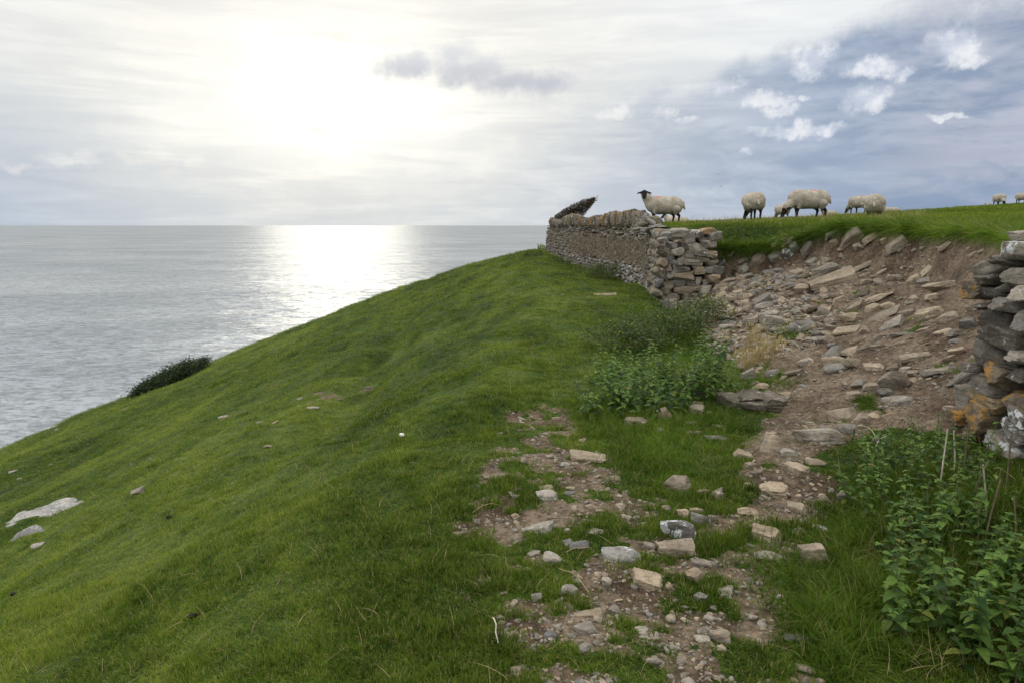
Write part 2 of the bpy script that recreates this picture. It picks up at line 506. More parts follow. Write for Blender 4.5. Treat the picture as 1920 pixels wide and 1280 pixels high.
def mat_ground():
    mt, k, out = new_mat('ground_turf_and_soil')
    P = pos(k)
    at = k.node('ShaderNodeAttribute', attribute_name='soil').outputs['Fac']
    g = green_macro(k, P)
    fine = k.noise(P, 45.0, 4, 0.7)
    g = k.mix(1.0, g, (0.8, 0.8, 0.8), 'MULTIPLY')
    g = k.mix(k.rng(fine, 0.30, 0.65), k.mix(1.0, g, (0.30, 0.34, 0.25), 'MULTIPLY'), k.mix(1.0, g, (0.85, 0.85, 0.8), 'MULTIPLY'))  # dark mottle: shade under and between tufts painted into the ground
    s1 = k.noise(P, 2.2, 5, 0.6); s2 = k.noise(P, 24.0, 5, 0.65)
    sc = k.mix(k.rng(s1, 0.32, 0.68), (0.082, 0.056, 0.037), (0.222, 0.172, 0.122))
    sc = k.mix(k.rng(s2, 0.35, 0.66), k.mix(1.0, sc, (0.55, 0.52, 0.5), 'MULTIPLY'), k.mix(1.0, sc, (1.25, 1.22, 1.2), 'MULTIPLY'))
    vp = k.voro(P, 60.0)
    vc = k.voro(P, 60.0, out='Color')
    sepc = k.node('ShaderNodeSeparateColor'); k.l.new(vc, sepc.inputs[0])
    peb = k.math('MULTIPLY', k.rng(vp, 0.34, 0.24), k.rng(sepc.outputs[0], 0.62, 0.72))
    sc = k.mix(k.math('MULTIPLY', peb, 0.7), sc, (0.27, 0.22, 0.165))
    f = k.rng(k.math('ADD', at, k.math('MULTIPLY', k.math('SUBTRACT', s2, 0.5), 0.7)), 0.40, 0.62)
    c = k.mix(f, g, sc)
    hh = k.math('ADD', k.math('MULTIPLY', s2, 0.7), k.math('MULTIPLY', peb, 0.35))
    hh = k.math('ADD', hh, k.math('MULTIPLY', k.noise(P, 90.0, 3, 0.6), 0.35))
    nm = k.bump(hh, 0.9, 0.03)
    k.l.new(principled(k, c, 0.95, nm, 0.15), out.inputs[0])
    return mt


def mat_blade(name, tint=(1, 1, 1), dry=0.0, drycol=(0.30, 0.25, 0.12)):
    mt, k, out = new_mat(name)
    P = pos(k)
    g = green_macro(k, P)
    g = k.mix(1.0, g, tint, 'MULTIPLY')
    oi = k.node('ShaderNodeObjectInfo').outputs['Random']
    at = k.node('ShaderNodeAttribute', attribute_name='tip').outputs['Fac']
    rn = k.node('ShaderNodeAttribute', attribute_name='rnd').outputs['Fac']
    g = k.mix(k.rng(oi, 0.0, 1.0, 0.0, 1.0, False), k.mix(1.0, g, (0.60, 0.72, 0.60), 'MULTIPLY'), k.mix(1.0, g, (1.55, 1.30, 1.2), 'MULTIPLY'))
    g = k.mix(1.0, g, k.mix(rn, (0.5, 0.55, 0.5), (1.35, 1.3, 1.3)), 'MULTIPLY')
    g = k.mix(k.math('MULTIPLY', at, 0.30), g, (0.19, 0.26, 0.025))
    g = k.mix(k.rng(rn, 0.93 - dry, 0.95 - dry), g, drycol)
    d = principled(k, g, 0.75, None, 0.10)
    tr = k.node('ShaderNodeBsdfTranslucent'); k.put(tr.inputs[0], k.mix(1.0, g, (1.3, 1.4, 0.8), 'MULTIPLY'))
    mx = k.node('ShaderNodeMixShader'); mx.inputs[0].default_value = 0.35
    k.l.new(d, mx.inputs[1]); k.l.new(tr.outputs[0], mx.inputs[2])
    k.l.new(mx.outputs[0], out.inputs[0])
    return mt


def mat_stone(name, c1, c2, lichen=0.15, orange=0.0, dirt=(0.10, 0.07, 0.05), val=1.0):
    mt, k, out = new_mat(name)
    P = pos(k)
    rnd = k.node('ShaderNodeObjectInfo').outputs['Random']
    Pj = k.vec('ADD', P, k.comb(k.math('MULTIPLY', rnd, 7.0), 0.0, k.math('MULTIPLY', rnd, 3.0)))
    n1 = k.noise(Pj, 5.0, 5, 0.6); n2 = k.noise(Pj, 38.0, 5, 0.7)
    st = k.noise(k.vec('MULTIPLY', Pj, (4.0, 4.0, 30.0)), 1.6, 4, 0.6, 0.6)
    c = k.mix(k.rng(n1, 0.33, 0.67), c1, c2)
    c = k.mix(k.rng(rnd, 0.0, 1.0, 0.0, 1.0, False), k.mix(1.0, c, (0.70, 0.71, 0.74), 'MULTIPLY'), k.mix(1.0, c, (1.22, 1.17, 1.10), 'MULTIPLY'))
    c = k.mix(k.rng(n2, 0.28, 0.60), k.mix(1.0, c, (0.55, 0.55, 0.56), 'MULTIPLY'), c)
    c = k.mix(k.rng(st, 0.46, 0.36, 0.0, 0.35), c, dirt)
    if orange:
        no = k.noise(k.vec('ADD', Pj, (9, 3, 1)), 9.0, 4, 0.65, 0.4)
        c = k.mix(k.rng(no, 0.62 - orange * 0.22, 0.68 - orange * 0.16), c, (0.37, 0.20, 0.055))
    if lichen:
        nl = k.noise(k.vec('ADD', Pj, (2, 8, 5)), 13.0, 5, 0.72, 0.5)
        c = k.mix(k.rng(nl, 0.66 - lichen * 0.26, 0.69 - lichen * 0.24), c, (0.56, 0.57, 0.56))
    if val != 1.0: c = k.mix(1.0, c, (val, val, val), 'MULTIPLY')
    h = k.math('ADD', k.math('MULTIPLY', n2, 0.6), k.math('ADD', k.math('MULTIPLY', st, 0.5), k.math('MULTIPLY', n1, 0.5)))
    k.l.new(principled(k, c, 0.93, k.bump(h, 0.75, 0.03), 0.2), out.inputs[0])
    return mt


def mat_simple(name, c, rough=0.8, var=0.25, scale=20.0, bump=0.3, trans=0.0):
    mt, k, out = new_mat(name)
    n = k.noise(pos(k), scale, 4, 0.6)
    cc = k.mix(k.rng(n, 0.3, 0.7), tuple(x * (1 - var) for x in c), tuple(min(1, x * (1 + var)) for x in c))
    p = principled(k, cc, rough, k.bump(n, bump, 0.02) if bump else None, 0.25)
    if trans:
        tr = k.node('ShaderNodeBsdfTranslucent'); k.put(tr.inputs[0], k.mix(1.0, cc, (1.2, 1.35, 0.7), 'MULTIPLY'))
        mx = k.node('ShaderNodeMixShader'); mx.inputs[0].default_value = trans
        k.l.new(p, mx.inputs[1]); k.l.new(tr.outputs[0], mx.inputs[2]); p = mx.outputs[0]
    k.l.new(p, out.inputs[0])
    return mt


def mat_leaf(name, dark, lite, yellow=0.06):
    mt, k, out = new_mat(name)
    rnd = k.node('ShaderNodeObjectInfo').outputs['Random']
    rn = k.node('ShaderNodeAttribute', attribute_name='rnd').outputs['Fac']
    P = pos(k)
    r = k.math('FRACT', k.math('ADD', rnd, rn))
    n = k.noise(P, 3.0, 2, 0.5)
    r2 = k.math('ADD', k.math('MULTIPLY', r, 0.6), k.math('MULTIPLY', n, 0.4))
    c = k.mix(k.rng(r2, 0.15, 0.85), dark, lite)
    c = k.mix(k.rng(r, 0.985 - yellow, 0.99 - yellow), c, (0.24, 0.26, 0.05))
    c = k.mix(k.rng(k.noise(P, 120.0, 2, 0.5), 0.3, 0.7), k.mix(1.0, c, (0.8, 0.8, 0.8), 'MULTIPLY'), c)
    p = principled(k, c, 0.6, k.bump(k.noise(P, 90.0, 2, 0.5), 0.35, 0.01), 0.22)
    tr = k.node('ShaderNodeBsdfTranslucent'); k.put(tr.inputs[0], k.mix(1.0, c, (1.3, 1.45, 0.6), 'MULTIPLY'))
    mx = k.node('ShaderNodeMixShader'); mx.inputs[0].default_value = 0.32
    k.l.new(p, mx.inputs[1]); k.l.new(tr.outputs[0], mx.inputs[2])
    k.l.new(mx.outputs[0], out.inputs[0])
    return mt


def mat_sea():
    mt, k, out = new_mat('sea_water')
    P = pos(k)
    Pr = k.vec('MULTIPLY', P, (0.62, 1.0, 1.0))
    # wave facets as a slope field (bump filtering would iron the far water flat)
    tot = None
    for sc_, am, dt in ((0.035, 0.5, 2), (0.16, 1.1, 3), (0.9, 1.5, 3)):
        c = k.noise(Pr, sc_, dt, 0.6, 0.3, out=1)
        c = k.vec('MULTIPLY', k.vec('SUBTRACT', c, (0.5, 0.5, 0.5)), (am * 1.3, am, 0.0))
        tot = c if tot is None else k.vec('ADD', tot, c)
    nm = k.vec('NORMALIZE', k.vec('ADD', tot, (0.0, 0.0, 1.0)))
    trough_shade = k.noise(Pr, 0.30, 4, 0.66, 0.5)
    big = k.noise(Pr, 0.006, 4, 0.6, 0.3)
    col = k.mix(k.rng(big, 0.35, 0.65), (0.34, 0.372, 0.395), (0.48, 0.505, 0.52))  # pale diffuse colour makes up for sky reflection the dimmed gloss loses
    col = k.mix(k.rng(trough_shade, 0.34, 0.56), k.mix(1.0, col, (0.55, 0.57, 0.58), 'MULTIPLY'), col)  # wave shading painted into the diffuse colour as darker troughs
    fr = k.node('ShaderNodeFresnel'); fr.inputs['IOR'].default_value = 1.333; k.put(fr.inputs['Normal'], nm)
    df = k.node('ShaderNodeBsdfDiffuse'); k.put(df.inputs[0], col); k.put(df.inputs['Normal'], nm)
    gl = k.node('ShaderNodeBsdfGlossy'); k.put(gl.inputs[0], (0.33, 0.33, 0.325)); gl.inputs['Roughness'].default_value = 0.30; k.put(gl.inputs['Normal'], nm)
    mx = k.node('ShaderNodeMixShader'); k.put(mx.inputs[0], k.math('MINIMUM', fr.outputs[0], 0.62))
    k.l.new(df.outputs[0], mx.inputs[1]); k.l.new(gl.outputs[0], mx.inputs[2])
    k.l.new(mx.outputs[0], out.inputs[0])
    return mt


M_GROUND = mat_ground()
M_TAN = mat_stone('stone_tan', (0.275, 0.222, 0.160), (0.42, 0.35, 0.262), 0.0)
M_GREY = mat_stone('stone_grey', (0.215, 0.195, 0.162), (0.35, 0.32, 0.272), 0.05)
M_DARK = mat_stone('stone_dark', (0.115, 0.102, 0.085), (0.21, 0.188, 0.155), 0.10)
M_BLUE = mat_stone('stone_blue_grey', (0.185, 0.178, 0.165), (0.275, 0.265, 0.245), 0.05)
M_LICH = mat_stone('stone_white_lichen', (0.15, 0.135, 0.115), (0.27, 0.245, 0.21), 0.52)
M_ORNG = mat_stone('stone_orange_lichen', (0.17, 0.138, 0.10), (0.32, 0.25, 0.16), 0.06, 0.52)
M_OLD = mat_stone('stone_brown_coping', (0.125, 0.108, 0.082), (0.24, 0.21, 0.165), 0.30, 0.12)
M_PALE = mat_stone('stone_pale', (0.30, 0.275, 0.235), (0.44, 0.41, 0.36), 0.22)
M_WMID = mat_stone('stone_wall_buff', (0.190, 0.158, 0.115), (0.31, 0.26, 0.195), 0.04)
M_OUT = mat_stone('outcrop_limestone', (0.29, 0.28, 0.265), (0.47, 0.46, 0.44), 0.3)
M_CORE = mat_simple('wall_gap_shade', (0.075, 0.060, 0.045), 1.0)  # dark backing colour stands for the shade in gaps between stones
STONE = dict(t=M_TAN, g=M_GREY, d=M_DARK, b=M_BLUE, l=M_LICH, o=M_ORNG, p=M_PALE, w=M_WMID, c=M_OLD)
M_NETTLE = mat_leaf('nettle_leaf', (0.026, 0.070, 0.013), (0.180, 0.290, 0.055), 0.02)
M_SHRUB = mat_leaf('shrub_leaf', (0.036, 0.062, 0.024), (0.125, 0.165, 0.060), 0.04)
M_BUSH = mat_leaf('dark_bush_leaf', (0.016, 0.030, 0.012), (0.045, 0.070, 0.024), 0.0)
M_STEM = mat_simple('plant_stem', (0.16, 0.13, 0.075), 0.8)
M_GSTEM = mat_simple('green_stem', (0.085, 0.12, 0.04), 0.7)
M_BARK = mat_simple('bark_dark', (0.055, 0.045, 0.035), 0.95)
M_TWIG = mat_simple('thorn_foliage', (0.075, 0.062, 0.036), 0.9, 0.5, 9.0, 0.0)
M_BONE = mat_simple('bleached_stalk', (0.48, 0.43, 0.34), 0.8)
M_STRAW = mat_simple('straw', (0.40, 0.31, 0.17), 0.8, 0.3, 6.0, 0.0, 0.25)
M_BLADE = mat_blade('grass_blade')
M_LONG = mat_blade('long_grass_blade', (0.75, 0.92, 0.8), 0.0, (0.26, 0.21, 0.11))
M_FIELD = mat_blade('field_grass_blade', (1.25, 1.12, 1.1), 0.12, (0.30, 0.26, 0.13))
M_DUNG = mat_simple('dung', (0.02, 0.016, 0.012), 0.9)


# ------------------------------------------------------------------ object helpers
def tag(o, label=None, cat=None, group=None, kind=None):
    if label: o['label'] = label
    if cat: o['category'] = cat
    if group: o['group'] = group
    if kind: o['kind'] = kind
    return o


def mesh_np(name, V, F, mats=(), smooth=False, matidx=None, attrs=None):
    me = bpy.data.meshes.new(name)
    V = np.asarray(V, np.float32)
    me.vertices.add(len(V)); me.vertices.foreach_set('co', V.ravel())
    if isinstance(F, np.ndarray):
        n, kk = F.shape
        me.loops.add(n * kk); me.loops.foreach_set('vertex_index', F.ravel().astype(np.int32))
        me.polygons.add(n); me.polygons.foreach_set('loop_start', np.arange(0, n * kk, kk, dtype=np.int32))
    else:
        ls = np.cumsum([0] + [len(f) for f in F])[:-1].astype(np.int32)
        fl = np.array([i for f in F for i in f], np.int32)
        me.loops.add(len(fl)); me.loops.foreach_set('vertex_index', fl)
        me.polygons.add(len(F)); me.polygons.foreach_set('loop_start', ls)
    for mm in mats: me.materials.append(mm)
    if matidx is not None: me.polygons.foreach_set('material_index', np.asarray(matidx, np.int32))
    me.polygons.foreach_set('use_smooth', np.full(len(me.polygons), smooth))
    me.update(calc_edges=True)
    for a, v in (attrs or {}).items():
        at = me.attributes.new(a, 'FLOAT', 'POINT'); at.data.foreach_set('value', np.asarray(v, np.float32))
    me.validate()
    return me


def link(name, me, parent=None, loc=None, rot=None, scale=None):
    o = bpy.data.objects.new(name, me)
    COL.objects.link(o)
    if parent is not None: o.parent = parent
    if loc is not None: o.location = loc
    if rot is not None:
        if isinstance(rot, Quaternion): o.rotation_mode = 'QUATERNION'; o.rotation_quaternion = rot
        else: o.rotation_euler = rot
    if scale is not None: o.scale = scale
    return o


class MB:
    """gathers tubes and polygons into one mesh"""
    def __init__(s): s.V = []; s.F = []; s.M = []; s.A = []; s.n = 0

    def add(s, V, F, m=0, a=0.0):
        V = np.asarray(V, float); F = [tuple(i + s.n for i in f) for f in F]
        s.V.append(V); s.F += F; s.M += [m] * len(F); s.A.append(np.full(len(V), a)); s.n += len(V)

    def tube(s, P, rad, sides=5, m=0, a=0.0, cap=True):
        P = [Vector(p) for p in P]
        V, F = [], []
        for i, p in enumerate(P):
            t = (P[min(i + 1, len(P) - 1)] - P[max(i - 1, 0)]).normalized()
            x = t.orthogonal().normalized(); y = t.cross(x)
            r = rad[i] if hasattr(rad, '__len__') else rad
            for j in range(sides):
                q = 2 * math.pi * j / sides
                V.append(p + r * (math.cos(q) * x + math.sin(q) * y))
        for i in range(len(P) - 1):
            for j in range(sides):
                F.append((i * sides + j, i * sides + (j + 1) % sides, (i + 1) * sides + (j + 1) % sides, (i + 1) * sides + j))
        if cap:
            F.append(tuple(range(sides))[::-1]); F.append(tuple((len(P) - 1) * sides + j for j in range(sides)))
        s.add(np.array([tuple(v) for v in V]), F, m, a)

    def mesh(s, name, mats, smooth=False):
        V = np.concatenate(s.V) if s.V else np.zeros((0, 3))
        return mesh_np(name, V, s.F, mats, smooth, s.M, {'rnd': np.concatenate(s.A) if s.A else []})


# ------------------------------------------------------------------ ground mesh: fan of rings, finer near the viewer
def build_ground():
    azs = np.concatenate([np.linspace(-180, -52, 60)[:-1], np.linspace(-52, 52, 560), np.linspace(52, 180, 60)[1:]])
    rs = np.concatenate([[0.0, 0.4], np.exp(np.linspace(math.log(0.8), math.log(75), 520)), np.linspace(78, 150, 20)])
    A, Rr = np.meshgrid(np.radians(azs), rs)
    X = (Rr * np.sin(A)).ravel(); Y = (Rr * np.cos(A)).ravel()
    Z = H(X, Y)
    S = np.where(np.hypot(X, Y) < 40, soil(X, Y), 0.0)
    nr, na = A.shape
    i = np.arange(nr * na).reshape(nr, na)
    F = np.stack([i[:-1, :-1], i[:-1, 1:], i[1:, 1:], i[1:, :-1]], -1).reshape(-1, 4)[:, ::-1]
    me = mesh_np('hillside', np.stack([X, Y, Z], 1), F, [M_GROUND], True, None, {'soil': S})
    tag(link('hillside_ground', me), 'green coastal hillside with a worn stony path and an eroded earth bank', None, None, 'structure')


build_ground()
me = mesh_np('sea', np.array([(-60000, -3000, -52), (60000, -3000, -52), (60000, 60000, -52), (-60000, 60000, -52)], float), np.array([[0, 1, 2, 3]]), [mat_sea()])
tag(link('sea', me), 'grey rippled sea reaching the horizon with a pale sun glitter', None, None, 'structure')


# ------------------------------------------------------------------ stones
def ico(sub):
    bm = bmesh.new(); bmesh.ops.create_icosphere(bm, subdivisions=sub, radius=1.0)
    V = np.array([v.co[:] for v in bm.verts]); F = np.array([[v.index for v in f.verts] for f in bm.faces]); bm.free()
    return V / np.linalg.norm(V, axis=1)[:, None], F


ICO = {k: ico(k) for k in (2, 3, 4, 5)}


def rock_shape(seed, sub=4, blocky=0.5, p=24, rough=0.05, nplanes=10, strata=0.0):
    """worn angular stone inside the unit box, as a soft intersection of planes"""
    rs = np.random.RandomState(seed)
    D_, F = ICO[sub]
    N = [(1, 0, 0), (-1, 0, 0), (0, 1, 0), (0, -1, 0), (0, 0, 1), (0, 0, -1)]
    N = [np.array(n, float) + rs.normal(0, 0.28 * (1 - blocky) + 0.08, 3) for n in N]
    Hh = [rs.uniform(0.78, 0.98) for _ in N]
    for _ in range(nplanes):
        n = rs.normal(0, 1, 3); N.append(n); Hh.append(rs.uniform(0.70, 1.15) * (1 + 0.35 * blocky * 0.6))
    N = np.array([n / np.linalg.norm(n) for n in N]); Hh = np.array(Hh)
    q = np.clip(D_ @ N.T, 0, None) / Hh
    r = (q ** p).sum(1) ** (-1.0 / p)
    V = D_ * r[:, None]
    o = seed * 3.7
    n1 = fbm(V[:, 0] * 1.8 + o, V[:, 1] * 1.8 + o, V[:, 2] * 1.8 + o, seed % 97, 3)
    n2 = fbm(V[:, 0] * 6 + o, V[:, 1] * 6, V[:, 2] * 6 + o, seed % 89, 2)
    V = V * (1 + rough * 1.6 * n1 + rough * 0.7 * n2)[:, None]
    if strata:
        s = vnoise(V[:, 2] * 5 + o, V[:, 0] * 0.8, V[:, 1] * 0.8, seed)
        V[:, :2] *= (1 + strata * np.round(s * 2) / 2)[:, None]
    V = V / np.abs(V).max(0)
    return V, F


def rock_mesh(name, seed, mat, sub=4, sharp=32, **kw):
    V, F = rock_shape(seed, sub, **kw)
    me = mesh_np(name, V, F, [mat], True)
    me.set_sharp_from_angle(angle=R(min(sharp, 24)))
    return me


POOL = {}


def pool(tone, size):
    """shared stone meshes per material"""
    key = (tone, size)
    if key not in POOL:
        n, sub = {'big': (12, 5), 'mid': (16, 4), 'small': (14, 3), 'wall': (10, 4)}[size]
        blk = (0.7, 0.85, 0.95) if size == 'wall' else (0.15, 0.35, 0.6, 0.8)
        POOL[key] = [rock_mesh('stone_' + tone + '_' + size, 100 + i * 13 + hash(size) % 1 + {'t': 0, 'g': 300, 'd': 600, 'b': 900, 'l': 1200, 'o': 1500, 'p': 1800, 'w': 2100, 'c': 2400}[tone], STONE[tone], sub,
                               blocky=random.choice(blk), p=random.choice((26, 40, 60)), rough=0.05 if size != 'small' else 0.03, strata=0.06 if size == 'big' else 0.03, nplanes=random.choice((8, 12, 16))) for i in range(n)]
    return POOL[key]


ZOOM = {'a': (980, 340, 4.571), 'b': (1380, 340, 3.556), 'c': (1560, 420, 2.461), 'd': (1060, 540, 3.84), 'e': (840, 740, 2.37), 'f': (1340, 740, 2.37), 'h': (0, 560, 1.778), 's': (1380, 360, 6.4)}
